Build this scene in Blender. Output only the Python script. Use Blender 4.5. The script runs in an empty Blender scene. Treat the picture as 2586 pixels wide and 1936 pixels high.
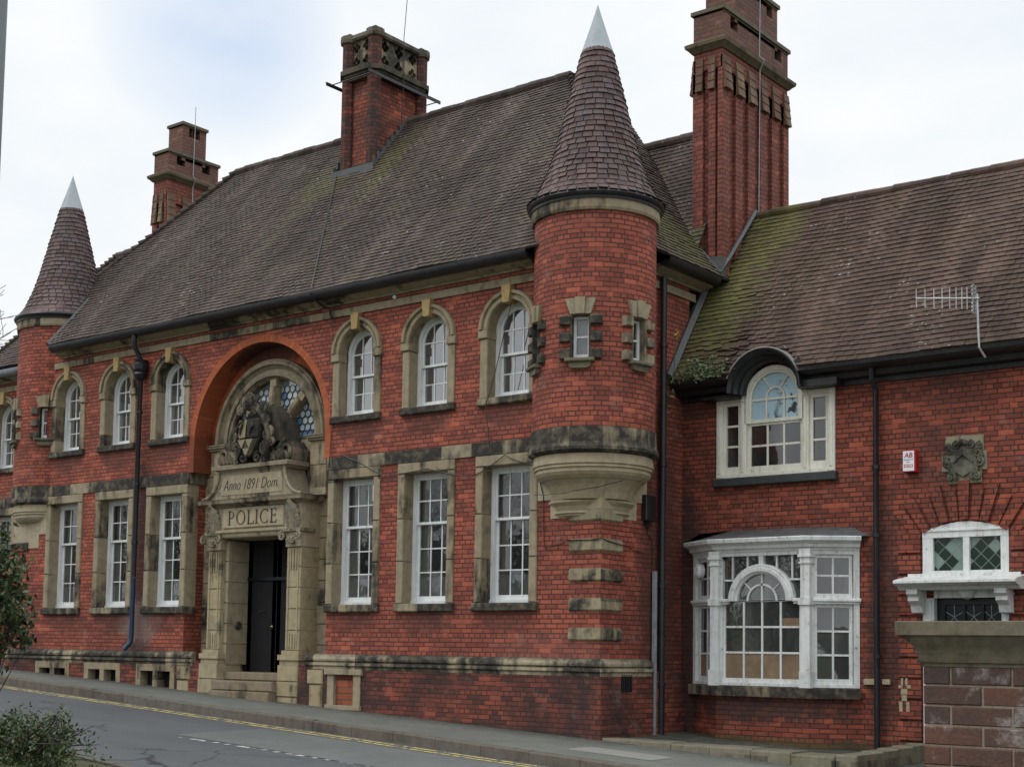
import bpy, bmesh, math, random
from mathutils import Vector, Matrix, noise as mnoise
from mathutils.geometry import tessellate_polygon, delaunay_2d_cdt
random.seed(7)
S = bpy.context.scene
R = math.radians
PI = math.pi

# ------------------------------------------------------------------ camera, sky, sun, exposure
def cam():
    cd = bpy.data.cameras.new('camera'); co = bpy.data.objects.new('camera', cd)
    S.collection.objects.link(co)
    yaw, pitch, roll = 0.66945285, 0.08132820, 0.01515838
    F = Vector((-math.sin(yaw)*math.cos(pitch), math.cos(yaw)*math.cos(pitch), math.sin(pitch)))
    R0 = Vector((math.cos(yaw), math.sin(yaw), 0)); U0 = R0.cross(F)
    Rv = math.cos(roll)*R0 + math.sin(roll)*U0
    Uv = -math.sin(roll)*R0 + math.cos(roll)*U0
    m = Matrix((Rv, Uv, -F)).transposed().to_4x4()
    m.translation = Vector((12.77821737, -18.38320624, 0.07605504))
    co.matrix_world = m
    cd.sensor_width = 36.0; cd.lens = 36*3629.115/2586
    cd.shift_x = 0.0; cd.shift_y = 382.7/2586
    cd.clip_start = .1; cd.clip_end = 2000
    S.camera = co
cam()

SUN_EL, SUN_AZ = R(48), R(215)          # azimuth clockwise from +Y: light comes over the camera's left shoulder
w = bpy.data.worlds.new('World'); S.world = w; w.use_nodes = True
nt = w.node_tree; nt.nodes.clear()
N = nt.nodes.new; L = nt.links.new
out = N('ShaderNodeOutputWorld'); sky = N('ShaderNodeTexSky'); sky.sky_type = 'NISHITA'
sky.sun_disc = False; sky.sun_elevation = SUN_EL; sky.sun_rotation = SUN_AZ
bgs = N('ShaderNodeBackground'); bgs.inputs['Strength'].default_value = .15
tn = N('ShaderNodeMix'); tn.data_type = 'RGBA'; tn.blend_type = 'MULTIPLY'; tn.inputs[0].default_value = 1; tn.inputs[7].default_value = (1.0, 1.3, 1.5, 1)
L(sky.outputs[0], tn.inputs[6]); L(tn.outputs[2], bgs.inputs['Color'])
bgc = N('ShaderNodeBackground')
tc = N('ShaderNodeTexCoord')
mp = N('ShaderNodeMapping'); mp.inputs['Scale'].default_value = (2.6, 2.6, 6.0); mp.inputs['Location'].default_value = (.35, 0, .1)
L(tc.outputs['Generated'], mp.inputs['Vector'])
nz = N('ShaderNodeTexNoise'); nz.inputs['Scale'].default_value = 2.0; nz.inputs['Detail'].default_value = 7; nz.inputs['Roughness'].default_value = .55
L(mp.outputs[0], nz.inputs['Vector'])
# the gap in the cloud: a direction up and to the left of the view
gap = N('ShaderNodeVectorMath'); gap.operation = 'DOT_PRODUCT'
gap.inputs[1].default_value = Vector((-.708, .585, .400)).normalized()
nrm = N('ShaderNodeVectorMath'); nrm.operation = 'NORMALIZE'; L(tc.outputs['Generated'], nrm.inputs[0]); L(nrm.outputs[0], gap.inputs[0])
gr = N('ShaderNodeMapRange'); gr.inputs[1].default_value = .9966; gr.inputs[2].default_value = .9998; L(gap.outputs['Value'], gr.inputs[0])
ga = N('ShaderNodeMath'); ga.operation = 'MULTIPLY_ADD'; ga.inputs[1].default_value = .52; L(gr.outputs[0], ga.inputs[0])
n2 = N('ShaderNodeMapRange'); n2.inputs[1].default_value = .30; n2.inputs[2].default_value = .60; n2.inputs[3].default_value = .05; n2.inputs[4].default_value = .42; L(nz.outputs[0], n2.inputs[0])
ga.use_clamp = True
sub = N('ShaderNodeMath'); sub.operation = 'MULTIPLY'; L(gr.outputs[0], sub.inputs[0]); L(n2.outputs[0], sub.inputs[1])
cr = N('ShaderNodeValToRGB'); cr.color_ramp.elements[0].position = .35; cr.color_ramp.elements[0].color = (.86, .915, .97, 1)
cr.color_ramp.elements[1].position = .62; cr.color_ramp.elements[1].color = (.97, .99, 1, 1); L(nz.outputs[0], cr.inputs[0])
L(cr.outputs[0], bgc.inputs['Color'])
sz = N('ShaderNodeSeparateXYZ'); L(nrm.outputs[0], sz.inputs[0])     # an overcast sky is brighter overhead than at the horizon
zr = N('ShaderNodeMapRange'); zr.inputs[1].default_value = .42; zr.inputs[2].default_value = 1.0; zr.inputs[3].default_value = 1.0; zr.inputs[4].default_value = 2.9
L(sz.outputs[2], zr.inputs[0]); L(zr.outputs[0], bgc.inputs['Strength'])
mx = N('ShaderNodeMixShader'); L(sub.outputs[0], mx.inputs[0]); L(bgc.outputs[0], mx.inputs[1]); L(bgs.outputs[0], mx.inputs[2])
L(mx.outputs[0], out.inputs[0])
sl = bpy.data.lights.new('sun', 'SUN'); sl.energy = .7; sl.angle = R(22); sl.color = (1, .95, .88)
so = bpy.data.objects.new('sun', sl); S.collection.objects.link(so)
d = Vector((math.sin(SUN_AZ)*math.cos(SUN_EL), math.cos(SUN_AZ)*math.cos(SUN_EL), math.sin(SUN_EL)))
so.rotation_euler = d.to_track_quat('Z', 'Y').to_euler(); so.location = (0, -10, 30)
S.view_settings.view_transform = 'Standard'; S.view_settings.look = 'None'
S.view_settings.exposure = 0.0; S.view_settings.gamma = 1.0
S.cycles.max_bounces = 6; S.cycles.use_denoising = True

# ------------------------------------------------------------------ materials
class NT:
    """small wrapper round a material's node tree"""
    def __init__(s, name, rough=.85, spec=.3):
        s.m = bpy.data.materials.new(name); s.m.use_nodes = True
        s.t = s.m.node_tree; s.b = s.t.nodes['Principled BSDF']
        s.b.inputs['Roughness'].default_value = rough; s.b.inputs['Specular IOR Level'].default_value = spec
        s.geo = s.n('ShaderNodeNewGeometry'); s.pos = s.geo.outputs['Position']
    def n(s, t, **k):
        o = s.t.nodes.new(t)
        for a, b in k.items(): setattr(o, a, b)
        return o
    def l(s, a, b): s.t.links.new(a, b)
    def noise(s, scale, detail=4, rough=.55, vec=None, stretch=None, dist=0):
        o = s.n('ShaderNodeTexNoise'); o.inputs['Scale'].default_value = scale; o.inputs['Detail'].default_value = detail
        o.inputs['Roughness'].default_value = rough; o.inputs['Distortion'].default_value = dist
        v = vec or s.pos
        if stretch:
            m = s.n('ShaderNodeMapping'); m.inputs['Scale'].default_value = stretch; s.l(v, m.inputs[0]); v = m.outputs[0]
        s.l(v, o.inputs['Vector']); return o.outputs['Fac']
    def mr(s, v, a, b, c=0, d=1):
        o = s.n('ShaderNodeMapRange'); o.inputs[1].default_value = a; o.inputs[2].default_value = b
        o.inputs[3].default_value = c; o.inputs[4].default_value = d; s.l(v, o.inputs[0]); return o.outputs[0]
    def math(s, op, a, b=None, clamp=False):
        o = s.n('ShaderNodeMath', operation=op); o.use_clamp = clamp
        for i, v in enumerate((a, b)):
            if v is None: continue
            if isinstance(v, (int, float)): o.inputs[i].default_value = v
            else: s.l(v, o.inputs[i])
        return o.outputs[0]
    def mix(s, f, a, b, blend='MIX'):
        o = s.n('ShaderNodeMix', data_type='RGBA', blend_type=blend)
        for i, v in ((0, f), (6, a), (7, b)):
            if isinstance(v, (int, float)): o.inputs[i].default_value = v
            elif isinstance(v, tuple): o.inputs[i].default_value = (*v, 1) if len(v) == 3 else v
            else: s.l(v, o.inputs[i])
        return o.outputs[2]
    def xyz(s):
        o = s.n('ShaderNodeSeparateXYZ'); s.l(s.pos, o.inputs[0]); return o.outputs
    def col(s, v):
        if isinstance(v, tuple): s.b.inputs['Base Color'].default_value = (*v, 1)
        else: s.l(v, s.b.inputs['Base Color'])
    def bump(s, h, dist=.01, strength=.6):
        o = s.n('ShaderNodeBump'); o.inputs['Distance'].default_value = dist; o.inputs['Strength'].default_value = strength
        s.l(h, o.inputs['Height']); s.l(o.outputs[0], s.b.inputs['Normal'])
    def blob(s, c, r, soft=.35, wob=.5):
        """patch of wear round a place on the object: centre (x,y,z), radii; noisy edge"""
        m = s.n('ShaderNodeMapping', vector_type='POINT')
        m.inputs['Location'].default_value = tuple(-a/b for a, b in zip(c, r)); m.inputs['Scale'].default_value = tuple(1/b for b in r)
        s.l(s.pos, m.inputs[0]); g = s.n('ShaderNodeVectorMath', operation='LENGTH'); s.l(m.outputs[0], g.inputs[0])
        if not hasattr(s, 'bn'): s.bn = (s.noise(3.1, 5, .65), s.noise(13, 4, .7))
        nn = s.bn[0]
        v = s.math('ADD', g.outputs['Value'], s.math('MULTIPLY', s.math('SUBTRACT', nn, .5), wob*2))
        v = s.math('ADD', v, s.math('MULTIPLY', s.math('SUBTRACT', s.bn[1], .5), .9))
        return s.mr(v, 1, 1-soft)

def brick(name, c1, c2, mortar, soot=.35, pale=.1, blobs=(), row=.078, width=.235, sootcol=(.035, .028, .027), msize=.0105, light=1.0):
    t = NT(name, .8, .25)
    uv = t.n('ShaderNodeUVMap'); uv.uv_map = 'UVMap'
    # courses are hand laid: wander a little
    wob = t.n('ShaderNodeTexNoise'); wob.inputs['Scale'].default_value = 2.2; wob.inputs['Detail'].default_value = 2; t.l(uv.outputs[0], wob.inputs['Vector'])
    wv = t.n('ShaderNodeVectorMath', operation='MULTIPLY_ADD'); wv.inputs[1].default_value = (.012, .012, 0); t.l(wob.outputs['Color'], wv.inputs[0]); t.l(uv.outputs[0], wv.inputs[2])
    b = t.n('ShaderNodeTexBrick'); b.offset = .5; b.squash = .5; b.squash_frequency = 4
    t.l(wv.outputs[0], b.inputs['Vector']); b.inputs['Scale'].default_value = 1
    b.inputs['Brick Width'].default_value = width; b.inputs['Row Height'].default_value = row
    b.inputs['Mortar Size'].default_value = msize; b.inputs['Mortar Smooth'].default_value = .25; b.inputs['Bias'].default_value = -.1
    b.inputs['Color1'].default_value = (*c1, 1); b.inputs['Color2'].default_value = (*c2, 1); b.inputs['Mortar'].default_value = (*mortar, 1)
    c = b.outputs['Color']
    # some bricks burnt darker, some brighter
    b2 = t.n('ShaderNodeTexBrick'); b2.offset = .5; b2.squash = .5; b2.squash_frequency = 4
    t.l(wv.outputs[0], b2.inputs['Vector']); b2.inputs['Scale'].default_value = 1
    b2.inputs['Brick Width'].default_value = width; b2.inputs['Row Height'].default_value = row; b2.inputs['Mortar Size'].default_value = 0
    b2.inputs['Bias'].default_value = 0; b2.inputs['Color1'].default_value = (0, 0, 0, 1); b2.inputs['Color2'].default_value = (1, 1, 1, 1)
    dk = t.mr(b2.outputs['Color'], .80, .97, 0, .55)
    big = t.noise(.75, 6, .6)
    mid = t.noise(5, 5, .65)
    c = t.mix(t.math('MULTIPLY', dk, t.mr(big, .35, .6)), c, sootcol)
    br = t.mr(b2.outputs['Color'], .0, .16, .5, 0)
    c = t.mix(br, c, tuple(min(1, v*1.7) for v in c2))
    c = t.mix(t.mr(mid, .3, .75, 0, .38), c, tuple(v*.45 for v in c1))
    c = t.mix(t.mr(big, .44, .70, 0, soot), c, sootcol)
    fine = t.noise(26, 3, .6)
    c = t.mix(t.mr(fine, .35, .75, 0, .30), c, tuple(v*.55 for v in c1))
    pn = t.math('MULTIPLY', t.mr(t.noise(1.7, 7, .7, stretch=(1, 1, 1.3)), .58, .72, 0, pale), t.mr(fine, .3, .6))
    c = t.mix(pn, c, (.42, .34, .30))
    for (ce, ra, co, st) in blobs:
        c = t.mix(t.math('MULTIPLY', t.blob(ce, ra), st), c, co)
    t.col(c)
    hgt = t.math('ADD', t.math('MULTIPLY', b.outputs['Fac'], -1.0), t.math('MULTIPLY', fine, .5))
    t.bump(hgt, .008, .7)
    return t.m

def stone(name, base=(.335, .285, .20), dirt=.5, black=(.035, .033, .03), block=1.05, scale=1.0, green=.12):
    t = NT(name, .88, .2)
    n1 = t.noise(1.15*scale, 6, .62); n2 = t.noise(7*scale, 5, .65); n3 = t.noise(2.2, 4, .6, stretch=(2.5, 2.5, .5))
    # whole blocks weather differently
    sx = t.xyz(); 
    bx = t.math('FLOOR', t.math('MULTIPLY', t.math('ADD', sx[0], t.math('MULTIPLY', sx[1], .77)), block))
    bz = t.math('FLOOR', t.math('MULTIPLY', t.math('SUBTRACT', sx[2], .89), 1.361))
    wn = t.n('ShaderNodeTexWhiteNoise', noise_dimensions='2D'); cb = t.n('ShaderNodeCombineXYZ'); t.l(bx, cb.inputs[0]); t.l(bz, cb.inputs[1]); t.l(cb.outputs[0], wn.inputs['Vector'])
    v = t.math('ADD', t.math('MULTIPLY', n1, .55), t.math('ADD', t.math('MULTIPLY', n3, .37), t.math('MULTIPLY', wn.outputs['Value'], .20)))
    lo = .80 - dirt*.42
    f = t.mr(v, lo, lo+.11)
    f = t.math('MULTIPLY', f, t.mr(n2, .22, .55, .55, 1), True)
    c = t.mix(t.mr(n2, .35, .7), base, tuple(a*.68 for a in base))
    c = t.mix(t.mr(wn.outputs['Value'], 0, 1, 0, .35), c, (base[0]*.85, base[1]*.72, base[2]*.5))
    c = t.mix(t.mr(n1, .52, .75, 0, green*2), c, (.13, .14, .05))
    st = t.mr(t.noise(3.4, 5, .6, stretch=(3.2, 3.2, .22)), .50, .70, 0, .15+.35*dirt)
    c = t.mix(st, c, tuple(v*.34+.012 for v in base))
    nz = t.n('ShaderNodeSeparateXYZ'); t.l(t.geo.outputs['Normal'], nz.inputs[0])
    c = t.mix(t.mr(nz.outputs[2], .35, .85, 0, .55), c, (.075, .072, .052))       # lichen and soot settle on ledges
    c = t.mix(f, c, black)
    t.col(c)
    # masonry joints
    fr = t.math('FRACT', t.math('MULTIPLY', t.math('ADD', sx[0], t.math('MULTIPLY', sx[1], .77)), block))
    t.bump(t.math('ADD', n2, t.math('MULTIPLY', t.noise(38, 3), .4)), .012, .6)
    return t.m

def tile(name, ramp, moss=(), mossall=.12, lichen=.5, mosscol=(.085, .085, .022)):
    t = NT(name, .8, .25)
    a = t.n('ShaderNodeAttribute'); a.attribute_name = 'tint'
    cr = t.n('ShaderNodeValToRGB'); e = cr.color_ramp.elements
    while len(e) < len(ramp): e.new(.5)
    for i, c in enumerate(ramp): e[i].position = i/(len(ramp)-1); e[i].color = (*c, 1)
    t.l(a.outputs['Fac'], cr.inputs[0]); c = cr.outputs[0]
    n1 = t.noise(.55, 6, .62, stretch=(1.6, .8, .55)); n2 = t.noise(9, 5, .65)
    c = t.mix(t.mr(n1, .42, .68, 0, .75), c, tuple(v*.42 for v in ramp[1]))
    c = t.mix(t.mr(t.noise(.9, 5, .6, stretch=(2.6, 1, .5)), .5, .68, 0, .5), c, tuple(min(1, v*1.5) for v in ramp[-1]))
    c = t.mix(t.mr(n2, .35, .7, 0, .45), c, tuple(v*.5 for v in ramp[0]))
    c = t.mix(t.math('MULTIPLY', t.mr(t.noise(1.3, 6, .65), .5, .68), mossall), c, mosscol)
    for ce, ra, st in moss: c = t.mix(t.math('MULTIPLY', t.math('MULTIPLY', t.blob(ce, ra, .6, .5), t.mr(a.outputs['Fac'], .2, .7, .45, 1)), st), c, mosscol)
    li = t.math('MULTIPLY', t.mr(t.noise(16, 2, .5), .66, .71), t.math('MULTIPLY', t.mr(t.noise(1.0, 3), .5, .62), lichen))
    c = t.mix(li, c, (.42, .43, .40))
    t.col(c); t.bump(n2, .008, .5)
    return t.m

def paint(name, c, rough=.5, dirt=.3, dirtc=(.25, .23, .19), peel=.0):
    t = NT(name, rough, .4)
    n = t.noise(3, 6, .65); n2 = t.noise(14, 5, .7)
    k = t.mix(t.mr(n, .45, .75, 0, dirt), c, dirtc)
    k = t.mix(t.mr(n2, .5, .8, 0, dirt*.6), k, dirtc)
    k = t.mix(t.mr(t.noise(4, 5, .65, stretch=(4, 4, .35)), .5, .68, 0, dirt*1.1), k, tuple(v*.8 for v in dirtc))
    if peel: k = t.mix(t.math('MULTIPLY', t.mr(n2, .60, .66), t.mr(n, .45, .6, 0, peel)), k, (.07, .055, .04))
    t.col(k); t.bump(n2, .004, .4)
    return t.m

def plain(name, c, rough=.6, metal=0, var=.3, sc=6):
    t = NT(name, rough, .4); t.b.inputs['Metallic'].default_value = metal
    n = t.noise(sc, 5, .6)
    t.col(t.mix(t.mr(n, .3, .7), tuple(v*(1-var) for v in c), tuple(min(1, v*(1+var)) for v in c)))
    t.l(t.mr(n, .3, .7, max(.05, rough-.12), min(1, rough+.12)), t.b.inputs['Roughness'])
    return t.m

def glass(name, inner=(.02, .022, .025), refl=.55, pane=.28, lightc=(.12, .12, .115), vary=.5, clear=0):
    """old window glass: dim room behind, each pane set at its own slight tilt so that reflections break up"""
    t = NT(name, .04, .5); t.t.nodes.remove(t.b)
    a = t.n('ShaderNodeAttribute'); a.attribute_name = 'tint'
    wn = t.n('ShaderNodeTexWhiteNoise', noise_dimensions='1D'); t.l(a.outputs['Fac'], wn.inputs['W'])
    dif = t.n('ShaderNodeBsdfPrincipled'); dif.inputs['Roughness'].default_value = .9
    n = t.noise(1.6, 4, .6, stretch=(3, 3, .6))
    k = t.mix(t.math('MULTIPLY', t.mr(n, .4, .62), t.mr(wn.outputs['Value'], .1, 1, 0, vary)), inner, lightc)
    t.l(k, dif.inputs['Base Color'])
    if clear:
        tr = t.n('ShaderNodeBsdfTransparent'); ms = t.n('ShaderNodeMixShader'); ms.inputs[0].default_value = clear
        t.l(dif.outputs[0], ms.inputs[1]); t.l(tr.outputs[0], ms.inputs[2]); dif = ms
    gl = t.n('ShaderNodeBsdfGlossy'); gl.inputs['Roughness'].default_value = .025
    bp = t.n('ShaderNodeBump'); bp.inputs['Strength'].default_value = .12; bp.inputs['Distance'].default_value = .02
    t.l(t.noise(3.0, 2), bp.inputs['Height'])
    tilt = t.n('ShaderNodeVectorMath', operation='MULTIPLY_ADD'); tilt.inputs[1].default_value = (.035, .035, .05); t.l(wn.outputs['Color'], tilt.inputs[0]); t.l(bp.outputs[0], tilt.inputs[2])
    off = t.n('ShaderNodeVectorMath', operation='SUBTRACT'); off.inputs[1].default_value = (.017, .017, .025); t.l(tilt.outputs[0], off.inputs[0])
    nm = t.n('ShaderNodeVectorMath', operation='NORMALIZE'); t.l(off.outputs[0], nm.inputs[0]); t.l(nm.outputs[0], gl.inputs['Normal'])
    lw = t.n('ShaderNodeFresnel'); lw.inputs['IOR'].default_value = 1.6
    mxs = t.n('ShaderNodeMixShader'); t.l(t.math('ADD', t.math('MULTIPLY', lw.outputs[0], 1.6), refl*.3, True), mxs.inputs[0])
    t.l(dif.outputs[0], mxs.inputs[1]); t.l(gl.outputs[0], mxs.inputs[2])
    t.l(mxs.outputs[0], t.t.nodes['Material Output'].inputs[0])
    return t.m

M = {}
DKP = (.045, .03, .026)
M['brick'] = brick('red_brick', (.22, .056, .040), (.54, .142, .080), (.050, .036, .033), .34, .34, [
    ((-11.5, 0, 1.2), (.55, .5, 3.2), (.045, .03, .027), .75), ((-11.45, 0, .6), (.8, .5, .55), (.33, .25, .22), .35),
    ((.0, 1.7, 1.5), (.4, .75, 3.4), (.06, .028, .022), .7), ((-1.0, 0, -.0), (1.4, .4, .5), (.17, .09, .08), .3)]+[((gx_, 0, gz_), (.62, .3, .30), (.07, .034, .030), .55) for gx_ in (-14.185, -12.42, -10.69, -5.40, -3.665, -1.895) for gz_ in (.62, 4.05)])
M['brick_low'] = brick('sooty_plinth_brick', (.075, .034, .030), (.40, .100, .056), (.038, .032, .030), .98, .35, [
    ((-6.0, -.1, -.9), (1.6, .5, .6), (.04, .032, .03), .5), ((-3.0, -.1, -1.25), (3.5, .5, .22), (.036, .032, .03), .7)], sootcol=(.032, .025, .026), msize=.009)
M['brick_house'] = brick('weathered_house_brick', (.16, .043, .031), (.45, .112, .060), (.040, .029, .026), .5, .25, [
    ((.05, 2.4, .5), (.5, .5, 3.2), (.032, .022, .02), .85), ((3.6, 2.4, .6), (.34, .4, 2.3), (.04, .026, .023), .7),
    ((1.7, 2.2, -.75), (1.7, .6, .28), (.035, .03, .028), .75), ((1.75, 2.3, 1.95), (2.0, .5, .28), (.05, .036, .03), .6),
    ((1.6, 2.2, -1.35), (2.6, .6, .22), (.07, .07, .032), .75), ((5.0, 2.35, -1.35), (3, .4, .25), (.05, .045, .03), .6), ((1.0, 2.3, 4.2), (2, .4, .22), (.05, .03, .027), .5)])
M['brick_arch'] = brick('orange_rubbed_brick', (.40, .105, .042), (.50, .135, .055), (.24, .075, .038), .25, .1, [((-8.3, .35, 5.95), (1.5, .33, .5), (.045, .03, .032), .75), ((-9.9, .3, 3.9), (.5, .6, .6), (.10, .03, .02), .6)], row=.6, width=.075, msize=.003)
M['brick_chim'] = brick('sooty_chimney_brick', (.15, .046, .034), (.48, .128, .066), (.045, .036, .034), .85, .3, row=.085)
M['brick_dark'] = brick('blackened_brick', (.055, .035, .03), (.11, .05, .038), (.03, .025, .024), .6, .1)
M['brick_stack'] = brick('ribbed_stack_brick', (.20, .064, .048), (.32, .10, .068), (.06, .035, .03), .28, .12, row=.085)
M['brick_cap'] = brick('weathered_stack_top', (.16, .075, .055), (.21, .105, .08), (.09, .07, .06), .35, .2, row=.085)
M['stone'] = stone('sandstone', dirt=.52)
M['stone_clean'] = stone('cream_sandstone', (.42, .365, .265), dirt=.14)
M['stone_dirty'] = stone('blackened_sandstone', (.33, .28, .19), dirt=.93)
M['stone_band'] = stone('stained_band_stone', (.34, .29, .2), dirt=.86, block=1.5)
M['stone_plinth'] = stone('plinth_stone', (.39, .335, .235), dirt=.84, block=.95)
M['stone_porch'] = stone('porch_sandstone', (.36, .305, .215), dirt=.5, block=.9)
M['stone_carve'] = stone('carved_blackened_stone', (.235, .20, .145), dirt=.80, scale=2.6, green=.3)
M['stone_leaf'] = stone('acanthus_stone', (.29, .26, .195), dirt=.58, scale=2.8, green=.1)
M['stone_key'] = stone('yellow_keystone', (.42, .31, .15), dirt=.3)
M['stone_cap'] = stone('mossy_coping_stone', (.175, .155, .115), dirt=.45, black=(.06, .056, .045), green=.28)
M['stone_kerb'] = stone('pale_kerb_stone', (.235, .215, .165), dirt=.5, black=(.06, .058, .048), green=.4)
M['roof'] = tile('clay_roof_tile', [(.044, .034, .031), (.064, .047, .041), (.083, .058, .049), (.102, .074, .063)],
                 [((-8.6, 2.3, 9.8), (1.1, 1.2, 1.0), .55), ((-7.0, 2.2, 9.9), (.5, 1.6, 1.5), .6), ((.0, 2.2, 7.3), (1.1, 1.5, 1.2), .7), ((-9.0, 1.4, 8.6), (.5, 1.2, 1.3), .22)], .22, .75)
M['roof_house'] = tile('brown_roof_tile', [(.058, .039, .032), (.080, .050, .040), (.10, .062, .049), (.12, .080, .064)],
                       [((.3, 3.0, 6.0), (1.1, 1.6, 2.6), .95), ((.9, 4.2, 7.6), (.7, 1.5, 1.4), .85)], .12, .8, (.115, .115, .034))
M['spire'] = tile('purple_spire_tile', [(.082, .052, .050), (.098, .074, .076), (.13, .105, .112), (.14, .088, .080)], [], .12, .2)
M['lead'] = plain('lead_sheet', (.30, .34, .36), .55, .0, .18)
M['lead_dk'] = plain('old_lead_flashing', (.075, .078, .08), .6, 0, .4, 4)
M['iron'] = paint('black_iron', (.012, .012, .016), .35, .35, (.05, .048, .046))
M['iron_blue'] = paint('blue_painted_iron', (.008, .032, .075), .4, .4, (.015, .015, .02))
M['white'] = paint('white_sash_paint', (.70, .72, .72), .5, .35, (.42, .42, .40), .35)
M['white_bay'] = paint('white_bay_paint', (.68, .70, .69), .5, .42, (.34, .34, .31), .8)
M['cream'] = paint('cream_window_paint', (.70, .69, .61), .55, .35, (.42, .38, .26), .5)
M['black'] = paint('black_timber_paint', (.010, .010, .012), .4, .45, (.05, .05, .05))
M['door'] = paint('blue_black_door_paint', (.004, .006, .010), .3, .3, (.009, .011, .014))
M['dark'] = plain('dark_void', (.006, .006, .007), .9)  # near-black colour stands in for unlit rooms, vents and chimney hollows
M['glass'] = glass('dark_window_glass', refl=.12, clear=.66, vary=.6, lightc=(.22, .225, .225))
M['net'] = plain('net_curtain', (.46, .46, .45), .95, 0, .15)
M['glass_up'] = glass('sky_reflecting_glass', (.03, .032, .036), refl=.75, lightc=(.16, .165, .17))
M['glass_bay'] = glass('dusty_bay_glass', (.022, .024, .024), refl=.16, lightc=(.10, .11, .10), vary=.8)
def asphalt():
    t = NT('asphalt', .85, .25)
    n1 = t.noise(.5, 6, .6, stretch=(.5, 2, 1)); n2 = t.noise(60, 3, .7); n3 = t.noise(3, 5, .6, stretch=(.6, 1.6, 1))
    c = t.mix(t.mr(n1, .35, .7), (.062, .067, .073), (.092, .098, .104))
    c = t.mix(t.mr(n3, .5, .75, 0, .45), c, (.048, .052, .057)); c = t.mix(t.mr(n2, .3, .8, 0, .5), c, (.13, .13, .13))
    c = t.mix(t.mr(t.noise(30, 1), .76, .79, 0, .8), c, (.38, .37, .34))
    vo = t.n('ShaderNodeTexVoronoi'); vo.feature = 'DISTANCE_TO_EDGE'; vo.inputs['Scale'].default_value = .42
    dv = t.n('ShaderNodeVectorMath', operation='MULTIPLY_ADD'); nc = t.n('ShaderNodeTexNoise'); nc.inputs['Scale'].default_value = 1.7; nc.inputs['Detail'].default_value = 6; t.l(t.pos, nc.inputs['Vector'])
    dv.inputs[1].default_value = (.9, .9, 0); t.l(nc.outputs['Color'], dv.inputs[0]); t.l(t.pos, dv.inputs[2]); t.l(dv.outputs[0], vo.inputs['Vector'])
    c = t.mix(t.math('MULTIPLY', t.mr(vo.outputs['Distance'], .012, .004), t.mr(t.noise(.35, 2), .48, .58)), c, (.022, .023, .025))
    c = t.mix(t.mr(t.noise(140, 2, .8), .35, .7, 0, .45), c, (.035, .038, .042))
    t.col(c); t.bump(n2, .012, .8); return t.m
M['asphalt'] = asphalt()
def pave(name, a, b):
    t = NT(name, .9, .2); n1 = t.noise(.8, 6, .6); n2 = t.noise(45, 3, .7); n3 = t.noise(6, 5, .65)
    c = t.mix(t.mr(n1, .35, .68), a, b); c = t.mix(t.mr(n3, .45, .7, 0, .4), c, tuple(v*.6 for v in a)); c = t.mix(t.mr(n2, .35, .75, 0, .4), c, tuple(v*1.4 for v in b))
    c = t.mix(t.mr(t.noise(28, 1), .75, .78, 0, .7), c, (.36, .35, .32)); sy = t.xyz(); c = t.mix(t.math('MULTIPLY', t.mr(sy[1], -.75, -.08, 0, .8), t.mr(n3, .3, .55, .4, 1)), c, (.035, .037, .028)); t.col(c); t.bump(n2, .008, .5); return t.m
M['pave'] = pave('worn_pavement', (.095, .098, .088), (.135, .138, .125))
M['kerb'] = stone('grey_kerb', (.155, .14, .125), dirt=.42, black=(.075, .065, .058), block=.55, green=.1)
M['soil'] = pave('verge_soil', (.05, .055, .025), (.08, .075, .04))
def linepaint(name, c):
    t = NT(name, .8, .2); n = t.noise(7, 6, .75)
    f = t.mr(n, .50, .58, 1, 0); mixs = t.n('ShaderNodeMixShader'); tr = t.n('ShaderNodeBsdfTransparent')
    t.col(c); t.l(f, mixs.inputs[0]); t.l(tr.outputs[0], mixs.inputs[1]); t.l(t.b.outputs[0], mixs.inputs[2])
    t.l(mixs.outputs[0], t.t.nodes['Material Output'].inputs[0]); return t.m
M['yellow'] = linepaint('worn_yellow_paint', (.50, .40, .13)); M['whiteline'] = linepaint('worn_white_paint', (.42, .42, .41))
def leaf(name, a, b, c2=None):
    t = NT(name, .45, .35); at = t.n('ShaderNodeAttribute'); at.attribute_name = 'tint'
    cr = t.n('ShaderNodeValToRGB'); e = cr.color_ramp.elements; e[0].color = (*a, 1); e[1].color = (*b, 1); e[1].position = .9
    if c2: x = e.new(.96); x.color = (*c2, 1)
    t.l(at.outputs['Fac'], cr.inputs[0]); t.col(cr.outputs[0]); t.b.inputs['Subsurface Weight'].default_value = 0
    return t.m
M['leaf'] = leaf('evergreen_leaf', (.018, .036, .012), (.075, .115, .04), (.16, .075, .03))
M['leaf_red'] = leaf('glossy_shrub_leaf', (.012, .028, .010), (.07, .10, .035), (.30, .07, .04))
M['leaf_weed'] = leaf('gutter_weed_leaf', (.06, .10, .04), (.20, .26, .13))
M['bark'] = plain('bark', (.055, .045, .038), .9, 0, .4)
M['twig'] = plain('bare_twig', (.13, .11, .10), .9, 0, .3)
M['petal'] = plain('yellow_petal', (.65, .48, .03), .7)
M['wood'] = plain('boarded_pane', (.20, .14, .085), .7, 0, .35, 3)
M['aerial'] = plain('aerial_alloy', (.42, .43, .43), .4, .3, .2)
M['galv'] = plain('galvanised_steel', (.33, .36, .39), .45, .35, .18)
M['red'] = plain('red_case', (.42, .015, .02), .4); M['whitep'] = plain('white_plastic', (.72, .72, .74), .4, 0, .06)
M['bluep'] = plain('blue_print', (.12, .28, .5), .5)
M['terracotta'] = brick('terracotta_blocks', (.30, .095, .05), (.36, .12, .065), (.14, .08, .06), .1, .15, row=.115, width=.6)
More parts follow.
